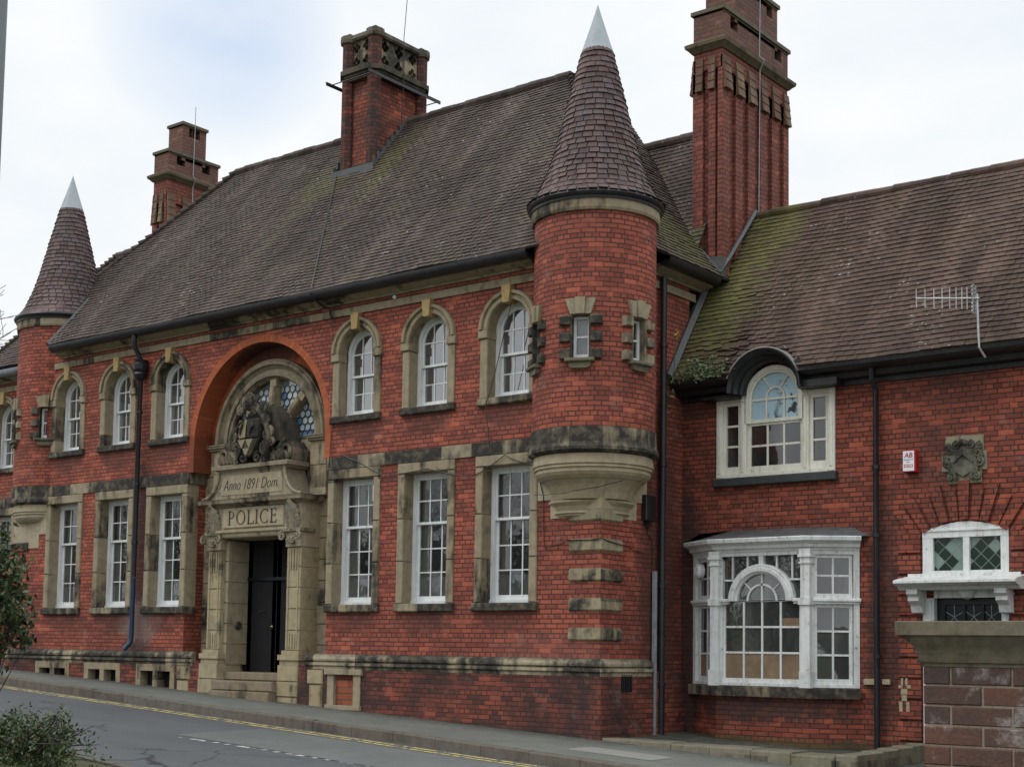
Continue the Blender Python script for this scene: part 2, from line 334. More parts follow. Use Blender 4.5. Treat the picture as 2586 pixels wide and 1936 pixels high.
M['pillar'] = brick('brown_gritstone_blocks', (.085, .056, .050), (.20, .095, .062), (.25, .20, .165), .5, .95, row=.2535, width=.80, msize=.022, sootcol=(.085, .065, .06))
def grit():
    t = NT('brown_gritstone', .9, .2); a = t.n('ShaderNodeAttribute'); a.attribute_name = 'tint'
    c = t.mix(a.outputs['Fac'], (.085, .056, .049), (.17, .080, .055)); n1 = t.noise(2.2, 6, .65); n2 = t.noise(18, 4, .7)
    c = t.mix(t.mr(n1, .42, .7, 0, .6), c, (.065, .055, .052)); c = t.mix(t.mr(n2, .35, .75, 0, .5), c, (.05, .035, .03))
    c = t.mix(t.math('MULTIPLY', t.mr(t.noise(2.0, 7, .72), .54, .64, 0, .75), t.mr(n2, .3, .55)), c, (.30, .27, .25)); t.col(c); t.bump(t.math('ADD', n2, n1), .02, .8); return t.m
M['grit'] = grit()
M['boot'] = plain('carved_dark', (.05, .048, .042), .9, 0, .4)
M['opal'] = plain('opal_bullseye_glass', (.42, .52, .60), .15, 0, .25, 9)
M['lum_glass'] = glass('leaded_glass', (.20, .24, .27), refl=.3, lightc=(.42, .48, .50), vary=.9)
def frosted():
    t = NT('peeling_stained_glass', .25, .5); n = t.noise(7, 6, .6); n2 = t.noise(1.5, 3)
    f = t.math('MULTIPLY', t.mr(n, .52, .55), t.mr(n2, .42, .5))
    sx = t.xyz(); f = t.math('MULTIPLY', f, t.mr(t.math('ADD', sx[0], t.math('MULTIPLY', sx[2], -.55)), -.75, -.35))
    v = t.n('ShaderNodeTexVoronoi'); v.inputs['Scale'].default_value = 9; t.l(t.pos, v.inputs['Vector'])
    c = t.mix(t.mr(v.outputs['Distance'], .16, .2, .45, 0), (.36, .52, .60), (.16, .27, .36))
    c = t.mix(f, c, (.008, .008, .012)); t.col(c); return t.m
M['frost'] = frosted()
def leaded():
    t = NT('green_leaded_glass', .12, .5); sx = t.xyz()
    a = t.math('MULTIPLY', t.math('ADD', sx[0], sx[2]), 4.6); b = t.math('MULTIPLY', t.math('SUBTRACT', sx[0], sx[2]), 4.6)
    fa = t.math('ABSOLUTE', t.math('SUBTRACT', t.math('FRACT', a), .5)); fb = t.math('ABSOLUTE', t.math('SUBTRACT', t.math('FRACT', b), .5))
    ln = t.mr(t.math('MAXIMUM', fa, fb), .45, .475)
    cb = t.n('ShaderNodeCombineXYZ'); t.l(t.math('FLOOR', a), cb.inputs[0]); t.l(t.math('FLOOR', b), cb.inputs[1])
    wn = t.n('ShaderNodeTexWhiteNoise', noise_dimensions='2D'); t.l(cb.outputs[0], wn.inputs['Vector'])
    c = t.mix(t.mr(wn.outputs['Value'], .66, .7), (.008, .022, .014), (.17, .24, .21)); c = t.mix(ln, c, (.15, .17, .16)); t.col(c); return t.m
M['leaded'] = leaded()

# ------------------------------------------------------------------ mesh helpers
WORLD = {}
class MB:
    def __init__(s): s.v = []; s.f = []; s.uv = {}; s.t = {}; s.M = None; s.tint = None
    def V(s, p):
        p = Vector(p)
        if s.M is not None: p = s.M @ p
        s.v.append(p); return len(s.v)-1
    def face(s, pts, uv=None, tint=None):
        ids = [s.V(p) for p in pts]; s.f.append(ids); k = len(s.f)-1
        if uv: s.uv[k] = uv
        t = tint if tint is not None else s.tint
        if t is not None: s.t[k] = t
        return ids
    def box(s, x0, x1, y0, y1, z0, z1):
        p = [(x0, y0, z0), (x1, y0, z0), (x1, y1, z0), (x0, y1, z0), (x0, y0, z1), (x1, y0, z1), (x1, y1, z1), (x0, y1, z1)]
        i = [s.V(q) for q in p]
        for q in ((0, 1, 5, 4), (1, 2, 6, 5), (2, 3, 7, 6), (3, 0, 4, 7), (4, 5, 6, 7), (3, 2, 1, 0)):
            s.f.append([i[a] for a in q])
            if s.tint is not None: s.t[len(s.f)-1] = s.tint
        return s
    def bbox(s, x0, x1, y0, y1, z0, z1, c=.012):
        """box with chamfered edges on its front face (-y) and top"""
        s.hexa([(x0, y1, z0), (x1, y1, z0), (x1, y0+c, z0), (x0, y0+c, z0)], [(x0, y1, z1), (x1, y1, z1), (x1, y0+c, z1), (x0, y0+c, z1)])
        a = [(x0, y0+c, z0), (x1, y0+c, z0), (x1, y0+c, z1), (x0, y0+c, z1)]; b = [(x0+c, y0, z0+c), (x1-c, y0, z0+c), (x1-c, y0, z1-c), (x0+c, y0, z1-c)]
        for k in range(4): s.face([a[k], a[(k+1) % 4], b[(k+1) % 4], b[k]])
        s.face(b); return s
    def hexa(s, lo, hi):
        i = [s.V(p) for p in lo+hi]; n = len(lo)
        s.f.append(i[:n][::-1]); s.f.append(i[n:])
        for k in range(n): s.f.append([i[k], i[(k+1) % n], i[n+(k+1) % n], i[n+k]])
        return s
    def prism(s, poly, axis, a, b):
        def P(q, h): return (h, q[0], q[1]) if axis == 'x' else ((q[0], h, q[1]) if axis == 'y' else (q[0], q[1], h))
        lo = [s.V(P(q, a)) for q in poly]; hi = [s.V(P(q, b)) for q in poly]; n = len(poly)
        for tri in tessellate_polygon([[Vector((q[0], q[1], 0)) for q in poly]]):
            s.f.append([lo[k] for k in tri]); s.f.append([hi[k] for k in tri])
        for k in range(n): s.f.append([lo[k], lo[(k+1) % n], hi[(k+1) % n], hi[k]])
        return s
    def sheet(s, outer, holes, P, depth=None):
        """flat panel with holes; P(u,v,d)->point; hole edges get reveals of the given depth"""
        vs, es = [], []
        for lp in [outer]+list(holes):
            b = len(vs); vs += [Vector((q[0], q[1])) for q in lp]; es += [(b+k, b+(k+1) % len(lp)) for k in range(len(lp))]
        ov, _, of = delaunay_2d_cdt(vs, es, [], 0, 1e-6)[:3]
        def inside(lp, x, y):
            c = False
            for k in range(len(lp)):
                (xa, ya), (xb, yb) = lp[k], lp[k-1]
                if (ya > y) != (yb > y) and x < (xb-xa)*(y-ya)/(yb-ya)+xa: c = not c
            return c
        for tri in of:
            x = sum(ov[k].x for k in tri)/3; y = sum(ov[k].y for k in tri)/3
            if inside(outer, x, y) and not any(inside(h, x, y) for h in holes): s.face([P(ov[k].x, ov[k].y, 0) for k in tri])
        if depth:
            for lp in holes:
                n = len(lp)
                for k in range(n):
                    a, b = lp[k], lp[(k+1) % n]
                    s.face([P(*a, 0), P(*b, 0), P(*b, depth), P(*a, depth)])
        return s
    def lathe(s, cx, cy, prof, n=48, a0=0, a1=2*PI, uvr=1.0, skip=None, angs=None):
        A = angs or [a0+(a1-a0)*k/n for k in range(n+1)]
        for j in range(len(prof)-1):
            (r0, z0), (r1, z1) = prof[j], prof[j+1]
            for k in range(len(A)-1):
                if skip and skip((A[k]+A[k+1])/2, (z0+z1)/2): continue
                c0, s0, c1, s1 = math.cos(A[k]), math.sin(A[k]), math.cos(A[k+1]), math.sin(A[k+1])
                vv = (z0, z1) if abs(z1-z0) > .3*abs(r1-r0) else (r0, r1)
                q = [(cx+r0*c0, cy+r0*s0, z0), (cx+r0*c1, cy+r0*s1, z0), (cx+r1*c1, cy+r1*s1, z1), (cx+r1*c0, cy+r1*s0, z1)]
                u = [(A[k]*uvr, vv[0]), (A[k+1]*uvr, vv[0]), (A[k+1]*uvr, vv[1]), (A[k]*uvr, vv[1])]
                if r1 < 1e-5: q.pop(); u.pop()
                elif r0 < 1e-5: q.pop(0); u.pop(0)
                s.face(q, u)
        return s
    def tube(s, pts, r, n=8, cap=True):
        pts = [Vector(p) for p in pts]; rings = []
        rr = r if isinstance(r, (list, tuple)) else [r]*len(pts)
        up = None
        for k, p in enumerate(pts):
            a = pts[max(0, k-1)]; b = pts[min(len(pts)-1, k+1)]; t = (b-a).normalized()
            if up is None: up = Vector((0, 0, 1)) if abs(t.z) < .9 else Vector((0, 1, 0))
            x = t.cross(up).normalized(); y = x.cross(t).normalized(); up = y
            rings.append([s.V(p+(x*math.cos(2*PI*i/n)+y*math.sin(2*PI*i/n))*rr[k]) for i in range(n)])
        for k in range(len(rings)-1):
            for i in range(n):
                s.f.append([rings[k][i], rings[k][(i+1) % n], rings[k+1][(i+1) % n], rings[k+1][i]])
                if s.tint is not None: s.t[len(s.f)-1] = s.tint
        if cap: s.f.append(rings[0][::-1]); s.f.append(rings[-1])
        return s
    def mould(s, path, prof, closed=False, endcap=True):
        """sweep profile [(out, z)] along a plan path [(x, y)], mitred; out is to the right-hand side of travel"""
        n = len(path); rings = []
        for k in range(n):
            p = Vector(path[k])
            def nrm(i):
                a = Vector(path[i % n]); b = Vector(path[(i+1) % n]); t = (b-a).normalized(); return Vector((t.y, -t.x))
            if closed: n0, n1 = nrm(k-1), nrm(k)
            else: n0 = nrm(max(0, k-1)) if k else nrm(0); n1 = nrm(k) if k < n-1 else nrm(n-2)
            m = (n0+n1); m = m/max(.2, (1+n0.dot(n1)))
            rings.append([s.V((p.x+m.x*o, p.y+m.y*o, z)) for o, z in prof])
        q = len(prof)
        for k in range(n if closed else n-1):
            a, b = rings[k], rings[(k+1) % n]
            for i in range(q-1): s.f.append([a[i], b[i], b[i+1], a[i+1]])
        if endcap and not closed: s.f.append(rings[0][::-1]); s.f.append(rings[-1])
        return s
    def arch(s, cx, cz, prof, P=None, a0=0., a1=PI, n=28, legs=0., closed=True):
        """sweep profile [(radius, y)] round an arch in the XZ plane with straight legs below the springing"""
        st = [(math.cos(a0+(a1-a0)*k/n), math.sin(a0+(a1-a0)*k/n), 0) for k in range(n+1)]
        if legs: st = [(1, 0, -legs)]+st+[(-1, 0, -legs)]
        q = len(prof); rings = []; acc = [0]
        for k, (c, sn, dz) in enumerate(st):
            if k: acc.append(acc[-1]+math.hypot((c-st[k-1][0])*prof[0][0], (sn-st[k-1][1])*prof[0][0]+dz-st[k-1][2]))
            rings.append([(cx+r*c, y, cz+r*sn+dz) for r, y in prof])
        pa = [0]
        for i in range(q): a, b = prof[i], prof[(i+1) % q]; pa.append(pa[-1]+math.hypot(a[0]-b[0], a[1]-b[1]))
        for k in range(len(rings)-1):
            for i in range(q if closed else q-1):
                j = (i+1) % q
                s.face([rings[k][i], rings[k+1][i], rings[k+1][j], rings[k][j]], [(acc[k], pa[i]), (acc[k+1], pa[i]), (acc[k+1], pa[i+1]), (acc[k], pa[i+1])])
        s.face(rings[0]); s.face(rings[-1][::-1])
        return s
    def build(s, name, mat, parent=None, label=None, smooth=False, origin=None, stuff=False):
        o = Vector(origin) if origin is not None else (WORLD[parent.name] if parent else Vector((0, 0, 0)))
        me = bpy.data.meshes.new(name)
        me.from_pydata([p-o for p in s.v], [], s.f); me.update()
        uvl = me.uv_layers.new(name='UVMap'); data = [0.0]*(2*len(me.loops))
        for p in me.polygons:
            if p.index in s.uv:
                for li, q in zip(p.loop_indices, s.uv[p.index]): data[2*li] = q[0]; data[2*li+1] = q[1]
            else:
                nn = p.normal; ax, ay, az = abs(nn.x), abs(nn.y), abs(nn.z)
                for li in p.loop_indices:
                    c = s.v[me.loops[li].vertex_index]
                    if az > ax and az > ay: a, b = c.x, c.y
                    elif ay >= ax: a, b = c.x, c.z
                    else: a, b = c.y, c.z
                    data[2*li] = a; data[2*li+1] = b
        uvl.data.foreach_set('uv', data)
        if s.t:
            at = me.attributes.new('tint', 'FLOAT', 'FACE'); vals = [s.t.get(i, .5) for i in range(len(me.polygons))]; at.data.foreach_set('value', vals)
        if smooth is True:
            me.polygons.foreach_set('use_smooth', [True]*len(me.polygons))
        elif smooth:
            me.polygons.foreach_set('use_smooth', [True]*len(me.polygons)); me.set_sharp_from_angle(angle=R(smooth))
        me.materials.append(mat)
        ob = bpy.data.objects.new(name, me); S.collection.objects.link(ob)
        if parent:
            ob.parent = parent; ob.location = o-WORLD[parent.name]
        else: ob.location = o
        WORLD[ob.name] = o.copy()
        if label: ob['label'] = label
        return ob

def empty(name, loc):
    o = bpy.data.objects.new(name, None); S.collection.objects.link(o); o.location = loc; WORLD[o.name] = Vector(loc); return o
def tag(o, label, cat=None, group=None, kind=None):
    o['label'] = label
    if cat: o['category'] = cat
    if group: o['group'] = group
    if kind: o['kind'] = kind
    return o
def structure(o): o['kind'] = 'structure'; return o
def copy_tree(o, par, delta):
    c = o.copy(); S.collection.objects.link(c); c.parent = par
    c.location = o.location+Vector(delta); WORLD[c.name] = WORLD[o.name]+Vector(delta)
    for ch in list(o.children): copy_tree(ch, c, (0, 0, 0))
    return c
def arcpts(cx, cz, r, a0, a1, n): return [(cx+r*math.cos(a0+(a1-a0)*k/n), cz+r*math.sin(a0+(a1-a0)*k/n)) for k in range(n+1)]
def gz(x, y=0): return -1.24-.049*x+.02*y

# ------------------------------------------------------------------ ground, road, pavement
def kerby(x): return -2.21-.0535*x
def strip(name, mat, ya, yb, dz, xs=None, y_div=1):
    m = MB(); xs = xs or [-90+k*3 for k in range(54)]
    for a, b in zip(xs, xs[1:]):
        for j in range(y_div):
            t0, t1 = j/y_div, (j+1)/y_div
            pa0 = ya(a)+(yb(a)-ya(a))*t0; pa1 = ya(a)+(yb(a)-ya(a))*t1; pb0 = ya(b)+(yb(b)-ya(b))*t0; pb1 = ya(b)+(yb(b)-ya(b))*t1
            m.face([(a, pa0, gz(a, max(-8, pa0))+dz), (b, pb0, gz(b, max(-8, pb0))+dz), (b, pb1, gz(b, max(-8, pb1))+dz), (a, pa1, gz(a, max(-8, pa1))+dz)])
    o = m.build(name, mat); return structure(o)
g = MB(); gx = [-900, -200]+[-90+6*k for k in range(27)]+[200, 900]
for a, b in zip(gx, gx[1:]):
    for ya, yb in ((-900, -60), (-60, 60), (60, 900)):
        za = gz(max(-90, min(66, a)), 0)-.6; zb = gz(max(-90, min(66, b)), 0)-.6
        g.face([(a, ya, za), (b, ya, zb), (b, yb, zb), (a, yb, za)])
structure(g.build('ground', M['soil']))
RD = -.165
strip('road', M['asphalt'], lambda x: kerby(x)-5.5-.04*0, lambda x: kerby(x)+.02, RD, y_div=3)
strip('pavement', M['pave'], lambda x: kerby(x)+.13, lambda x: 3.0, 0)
def kerb(name, yo, x0, x1, step=.92, flip=1):
    m = MB(); x = x0
    while x < x1:
        b = x+step-.008; h = random.uniform(-.006, .006)
        lo = []; hi = []; c = .018
        ys = [(0, 1), (0, 1)]
        for xx in (x, b):
            pass
        y0, y1 = (lambda q: yo(q)), (lambda q: yo(q)+.132*flip)
        P = lambda xx, yy, dz: (xx, yy, gz(xx, yy)+dz+h)
        A = [(y0(x), -.3), (y0(x), -c), (y0(x)+c*flip, 0.004), (y1(x), 0.004), (y1(x), -.3)]
        B = [(y0(b), -.3), (y0(b), -c), (y0(b)+c*flip, 0.004), (y1(b), 0.004), (y1(b), -.3)]
        for k in range(4): m.face([P(x, *A[k]), P(b, *B[k]), P(b, *B[k+1]), P(x, *A[k+1])])
        m.face([P(x, *q) for q in A]); m.face([P(b, *q) for q in B])
        x += step
    structure(m.build(name, M['kerb']))
kerb('kerb', kerby, -30, 14)
ny = lambda x: -7.62-.06*(x+2.5)
kerb('near_kerb', lambda x: ny(x), -20, 14, flip=-1)
strip('verge', M['soil'], lambda x: -70, lambda x: ny(x)-.13, -.02, y_div=6)
def line(name, mat, y0, wd, x0, x1, n=40, dash=None):
    m = MB()
    for k in range(n):
        a = x0+(x1-x0)*k/n; b = x0+(x1-x0)*(k+1)/n
        if dash and not dash(k): continue
        m.face([(a, y0(a)-wd/2, gz(a, y0(a))+RD+.004), (b, y0(b)-wd/2, gz(b, y0(b))+RD+.004), (b, y0(b)+wd/2, gz(b, y0(b))+RD+.004), (a, y0(a)+wd/2, gz(a, y0(a))+RD+.004)])
    return structure(m.build(name, mat))
line('road_marking', M['yellow'], lambda x: kerby(x)-.17, .075, -40, 12)
line('road_marking', M['yellow'], lambda x: kerby(x)-.34, .075, -40, 12)
line('road_marking', M['yellow'], lambda x: ny(x)+.22, .09, -6, 3)
line('road_marking', M['whiteline'], lambda x: -4.38-.0*(x+3), .10, -4.6, 0.6, 60, lambda k: k % 12 in (0, 3, 4, 5, 6, 9))
line('road_marking', M['whiteline'], lambda x: ny(x)+.62, .09, -4, -1.5, 12, lambda k: k % 2 == 0)
# darker trench patch in the carriageway, square cover in the pavement
m = MB(); 
def flat(m, x0, x1, y0, y1, dz): m.face([(x0, y0, gz(x0, y0)+dz), (x1, y0-.05*(x1-x0), gz(x1, y0)+dz), (x1, y1-.05*(x1-x0), gz(x1, y1)+dz), (x0, y1, gz(x0, y1)+dz)])
flat(m, -4.9, 8, -4.2, -2.45, RD+.004); structure(m.build('road_patch', pave('patched_asphalt', (.085, .092, .09), (.115, .122, .118))))
m = MB(); flat(m, .5, 2.0, -1.55, -.95, .004); structure(m.build('pavement_slab', pave('pale_slab', (.17, .17, .155), (.21, .21, .19))))

# ------------------------------------------------------------------ the police station
ST = empty('police_station', (0, 0, gz(0))); 
tag(ST, 'red brick Victorian police station with two conical turrets and a carved stone doorway', 'building')
XL, DC = -16.09, -8.045                 # left corner and the middle of the front
def PF(y): return lambda u, v, d: (u, y+d, v)
GW = [-14.185, -12.42, -10.69, -5.40, -3.665, -1.895]      # window centres
holes = []
for c in GW:
    holes.append([(c-.65, .75), (c+.65, .75), (c+.65, 3.33), (c-.65, 3.33)])
    holes.append([(c-.61, 4.18), (c+.61, 4.18)]+arcpts(c, 5.47, .61, 0, PI, 20))
outer = [(XL, -.02), (DC-2.0, -.02), (DC-2.0, 4.1)]+arcpts(DC, 4.1, 2.0, PI, 0, 36)[1:-1]+[(DC+2.0, 4.1), (DC+2.0, -.02), (0, -.02), (0, 6.46), (XL, 6.46)]
m = MB(); m.sheet(outer, holes, PF(0.0), .28)
# return wall, facing +x, and the left return
m.sheet([(0, -.24), (2.6, -.24), (2.6, 6.46), (0, 6.46)], [], lambda u, v, d: (0, u, v))
m.face([(XL, 0, -.02), (XL, 5, -.02), (XL, 5, 6.46), (XL, 0, 6.46)])
# recess reveals below the band
for sx in (-1, 1):
    X = DC+sx*2.0; m.face([(X, 0, -1.5), (X, .55, -1.5), (X, .55, 3.34), (X, 0, 3.34)])
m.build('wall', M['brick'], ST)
m = MB(); m.box(XL+.3, -.3, .62, 5.0, -1, 6.4); m.build('interior', M['dark'], ST)
# plinth
m = MB()
LV = [(-14.92, -13.69, 2), (-13.15, -11.92, 2), (-11.39, -10.17, 2)]
low = [(XL-.08, -1.6), (-9.44, -1.6), (-9.44, -.2), (XL-.08, -.2)]
m.sheet(low, [[(a, -.72), (b, -.72), (b, -.27), (a, -.27)] for a, b, _ in LV], PF(-.08), .3)
m.sheet([(-6.62, -1.6), (.08, -1.6), (.08, -.2), (-6.62, -.2)], [[(-5.87, -.90), (-5.05, -.90), (-5.05, -.335), (-5.87, -.335)]], PF(-.08), .2)
m.sheet([(-.08, -1.75), (2.6, -1.75), (2.6, -.2), (-.08, -.2)], [[(.48, -.52), (.80, -.52), (.80, -.25), (.48, -.25)]], lambda u, v, d: (.08-d, u, v), .06)
m.build('plinth', M['brick_low'], ST)
PR = [(.0, .0), (.045, -.012), (.075, -.03), (.10, -.055), (.108, -.09), (.10, -.12), (.065, -.135), (.07, -.15), (.115, -.155), (.118, -.20), (.085, -.225), (.085, -.275), (.0, -.28)]
m = MB(); m.mould([(XL-.02, .6), (XL, 0), (DC-1.60, 0)], PR); m.build('plinth_moulding', M['stone_plinth'], ST, smooth=35); m = MB(); m.mould([(DC+1.60, 0), (0, 0), (0, 1.36)], PR); m.build('plinth_moulding', M['stone_plinth'], ST, smooth=35)
# basement lights, left: stone frames with two openings each
for a, b, _ in LV:
    m = MB(); w3 = (b-a)
    m.box(a, b, -.095, .1, -.40, -.262)
    for x in (a, (a+b)/2-.07, b-.14): m.box(x, x+.14, -.092, .1, -1.0, -.40)
    f = m.build('basement_vent', M['stone'], ST); q = MB(); q.box(a+.14, b-.14, .11, .14, -1.0, -.4); q.build('vent_dark_back', M['dark'], f)  # near-black panel gives the shade inside the openings
m = MB(); m.box(-5.87, -5.71, -.10, .02, -.93, -.37); m.box(-5.22, -5.05, -.10, .02, -.93, -.37); m.bbox(-5.93, -5.0, -.135, .02, -.37, -.262); m.bbox(-5.90, -5.03, -.14, .02, -.99, -.90)
cw = m.build('cellar_window', M['stone_porch'], ST)
m = MB(); m.box(-5.71, -5.22, -.03, .05, -.90, -.45); m.build('blocking', M['terracotta'], cw)
m = MB()
for k in range(9): m.box(-5.70+k*.054, -5.67+k*.054, -.035, .05, -.44, -.385)
m.build('air_brick', M['terracotta'], cw)
m = MB(); m.box(.03, .075, .48, .80, -.52, -.25)
for k in range(5): m.box(.07, .09, .49+k*.062, .52+k*.062, -.52, -.25)
m.build('air_brick', M['iron'], ST)

# string courses, cornice, gutter
m = MB(); m.mould([(-14.75, 0), (DC-2.0, 0), (DC-2.0, .5)], [(-.02, 3.34), (.035, 3.34), (.035, 3.56), (-.02, 3.56)]); m.build('string_course', M['stone_band'], ST); m = MB(); m.mould([(DC+2.0, .5), (DC+2.0, 0), (-1.3, 0)], [(-.02, 3.34), (.035, 3.34), (.035, 3.56), (-.02, 3.56)])
m.build('string_course', M['stone_band'], ST)
m = MB(); m.mould([(-14.75, 0), (-1.3, 0)], [(-.02, 6.16), (.035, 6.16), (.035, 6.29), (-.02, 6.29)]); m.mould([(0, 1.38), (0, 2.75)], [(-.02, 6.16), (.035, 6.16), (.035, 6.29), (-.02, 6.29)])
m.build('upper_string_course', M['stone'], ST)
CP = [(-.02, 6.37), (.05, 6.37), (.075, 6.40), (.12, 6.405), (.16, 6.43), (.215, 6.44), (.235, 6.485), (.27, 6.49), (.28, 6.52), (-.02, 6.52)]
m = MB(); m.mould([(-14.5, 0), (-1.3, 0)], CP); m.mould([(0, 1.35), (0, 3.0)], CP); m.build('cornice', M['stone'], ST, smooth=35)
GP = [(.24, 6.47), (.33, 6.455), (.40, 6.48), (.43, 6.53), (.43, 6.60), (.415, 6.61), (.40, 6.545), (.25, 6.535)]
m = MB(); m.mould([(-14.42, 0), (-1.25, 0)], GP); m.mould([(0, 1.3), (0, 2.95)], GP); m.mould([(-14.42, 0), (-1.3, 0)], [(.05, 6.525), (.26, 6.525), (.26, 6.60), (.05, 6.60)])
m.build('gutter', M['iron'], ST, smooth=40)

# ---- sash windows
def grid(m, x0, x1, z0, z1, y, cols, rows, st=.05, bar=.022, d=.04, bot=None, top=None):
    """sash: frame members and glazing bars; returns pane rectangles"""
    bot = bot or st; top = top or st
    m.box(x0, x0+st, y, y+d, z0, z1); m.box(x1-st, x1, y, y+d, z0, z1)
    m.box(x0+st, x1-st, y+.001, y+d, z0, z0+bot); m.box(x0+st, x1-st, y+.001, y+d, z1-top, z1)
    xi0, xi1, zi0, zi1 = x0+st, x1-st, z0+bot, z1-top; out = []
    for k in range(1, cols): x = xi0+(xi1-xi0)*k/cols; m.box(x-bar/2, x+bar/2, y+.008, y+d-.008, zi0, zi1)
    for k in range(1, rows): z = zi0+(zi1-zi0)*k/rows; m.box(xi0, xi1, y+.010, y+d-.01, z-bar/2, z+bar/2)
    for i in range(cols):
        for j in range(rows): out.append((xi0+(xi1-xi0)*i/cols, xi0+(xi1-xi0)*(i+1)/cols, zi0+(zi1-zi0)*j/rows, zi0+(zi1-zi0)*(j+1)/rows))
    return out
def panes(m, ps, y):
    for (a, b, c, d2) in ps:
        m.face([(a, y, c), (b, y, c), (b, y, d2), (a, y, d2)], tint=random.random()*10)
c = GW[0]
def ground_window(c):
    m = MB(); xi0, xi1, z0, z1 = c-.495, c+.495, .89, 3.155
    for a, b in ((xi0-.02, xi0+.075), (xi1-.075, xi1+.02)): m.box(a, b, .215, .34, z0, z1)
    m.box(xi0+.075, xi1-.075, .216, .34, z1-.06, z1); m.box(xi0-.02, xi1+.02, .19, .34, z0-.02, z0+.05)
    mid = 2.29
    p1 = grid(m, xi0+.075, xi1-.075, mid-.02, z1-.06, .235, 3, 2, .045, .022, .04)
    p2 = grid(m, xi0+.075, xi1-.075, z0+.05, mid+.02, .28, 3, 3, .045, .022, .04, bot=.085)
    f = m.build('window', M['white'], ST, origin=(c, 0, 0))
    g = MB(); panes(g, p1, .255); panes(g, p2, .30); g.build('pane', M['glass'], f)
    # stone surround in separate blocks with open joints
    s = MB()
    for sx in (-1, 1):
        for za, zb in ((.89, 1.62), (1.628, 2.36), (2.368, 3.148)):
            a, b = sorted((c+sx*.495, c+sx*.652)); s.bbox(a, b, -.035, .26, za, zb, .014)
    s.bbox(c-.655, c+.655, -.040, .26, 3.156, 3.332, .012)
    s.build('surround', M['stone'], f)
    s = MB(); s.bbox(c-.68, c+.68, -.075, .26, .745, .885, .02); s.build('sill', M['stone_dirty'], f)
    cu = MB()   # net curtain hanging inside, gathered to the sides
    for sx in (-1, 1):
        for k in range(7):
            x0 = c+sx*(.40-.022*k); x1 = c+sx*(.40-.022*(k+1)); ya = .36+.018*(k % 2); yb = .36+.018*((k+1) % 2)
            cu.face([(x0, ya, .95), (x1, yb, .95), (x1, yb, 3.1), (x0, ya, 3.1)])
    cu.face([(c-.37, .325, .97), (c+.37, .325, .97), (c+.37, .325, 1.36), (c-.37, .325, 1.36)])
    cu.build('curtain', M['net'], f)
    return f
w0 = ground_window(GW[0])
for c2 in GW[1:]: copy_tree(w0, ST, (c2-GW[0], 0, 0))
def upper_window(c, par=ST):
    m = MB(); r = .44; zs = 5.47; z0 = 4.31
    m.arch(c, zs, [(r+.02, .20), (r+.02, .33), (r-.07, .33), (r-.07, .20)], n=20, legs=zs-z0)
    m.box(c-r, c+r, .17, .33, z0-.02, z0+.05)
    mid = 5.06
    m2 = r-.07
    p2 = grid(m, c-m2, c+m2, z0+.05, mid+.02, .275, 3, 2, .04, .02, .04, bot=.075)
    m.box(c-m2, c+m2, .235, .28, mid-.02, mid+.02)
    m.arch(c, zs, [(m2, .24), (m2, .28), (m2-.04, .28), (m2-.04, .24)], n=18, legs=zs-mid-.02)
    for k in (-1, 1): m.box(c+k*m2/3.3-.01, c+k*m2/3.3+.01, .247, .275, mid, zs+math.sqrt(m2**2-(m2/3.3)**2)-.01)
    m.box(c-m2, c+m2, .248, .274, zs-.012+.0, zs+.012)
    f = m.build('window', M['white'], par, origin=(c, 0, 0))
    g = MB(); panes(g, p2, .295)
    b = m2-.02; xs = [-b, -b/3.1, b/3.1, b]
    for a, e in zip(xs, xs[1:]):
        g.face([(c+a, .262, mid), (c+e, .262, mid), (c+e, .262, zs), (c+a, .262, zs)], tint=random.random()*10)
        n = 6; pts = [(c+a+(e-a)*k/n, .262, zs+math.sqrt(max(0, b*b-(a+(e-a)*k/n)**2))) for k in range(n+1)]
        g.face([(c+a, .262, zs), (c+e, .262, zs)]+pts[::-1], tint=random.random()*10)
    g.build('pane', M['glass_up'], f)
    s = MB()
    for sx in (-1, 1):
        a, e = sorted((c+sx*.44, c+sx*.605)); s.bbox(a, e, -.028, .25, 4.305, 5.315, .012)
        a, e = sorted((c+sx*.43, c+sx*.635)); s.bbox(a, e, -.06, .25, 5.32, 5.465, .012)
    s.arch(c, zs+.002, [(.44, -.02), (.455, -.045), (.50, -.05), (.505, -.035), (.545, -.035), (.55, -.075), (.60, -.085), (.612, -.06), (.612, .26), (.44, .26)], n=26)
    s.build('surround', M['stone'], f, smooth=40)
    s = MB(); s.prism([(c-.065, 5.86), (c+.065, 5.86), (c+.10, 6.158), (c-.10, 6.158)], 'y', -.115, .1); s.build('keystone', M['stone_key'], f)
    s = MB(); s.bbox(c-.63, c+.63, -.075, .26, 4.175, 4.30, .02); s.build('sill', M['stone_dirty'], f)
    return f
u0 = upper_window(GW[0])
for c2 in GW[1:]: copy_tree(u0, ST, (c2-GW[0], 0, 0))

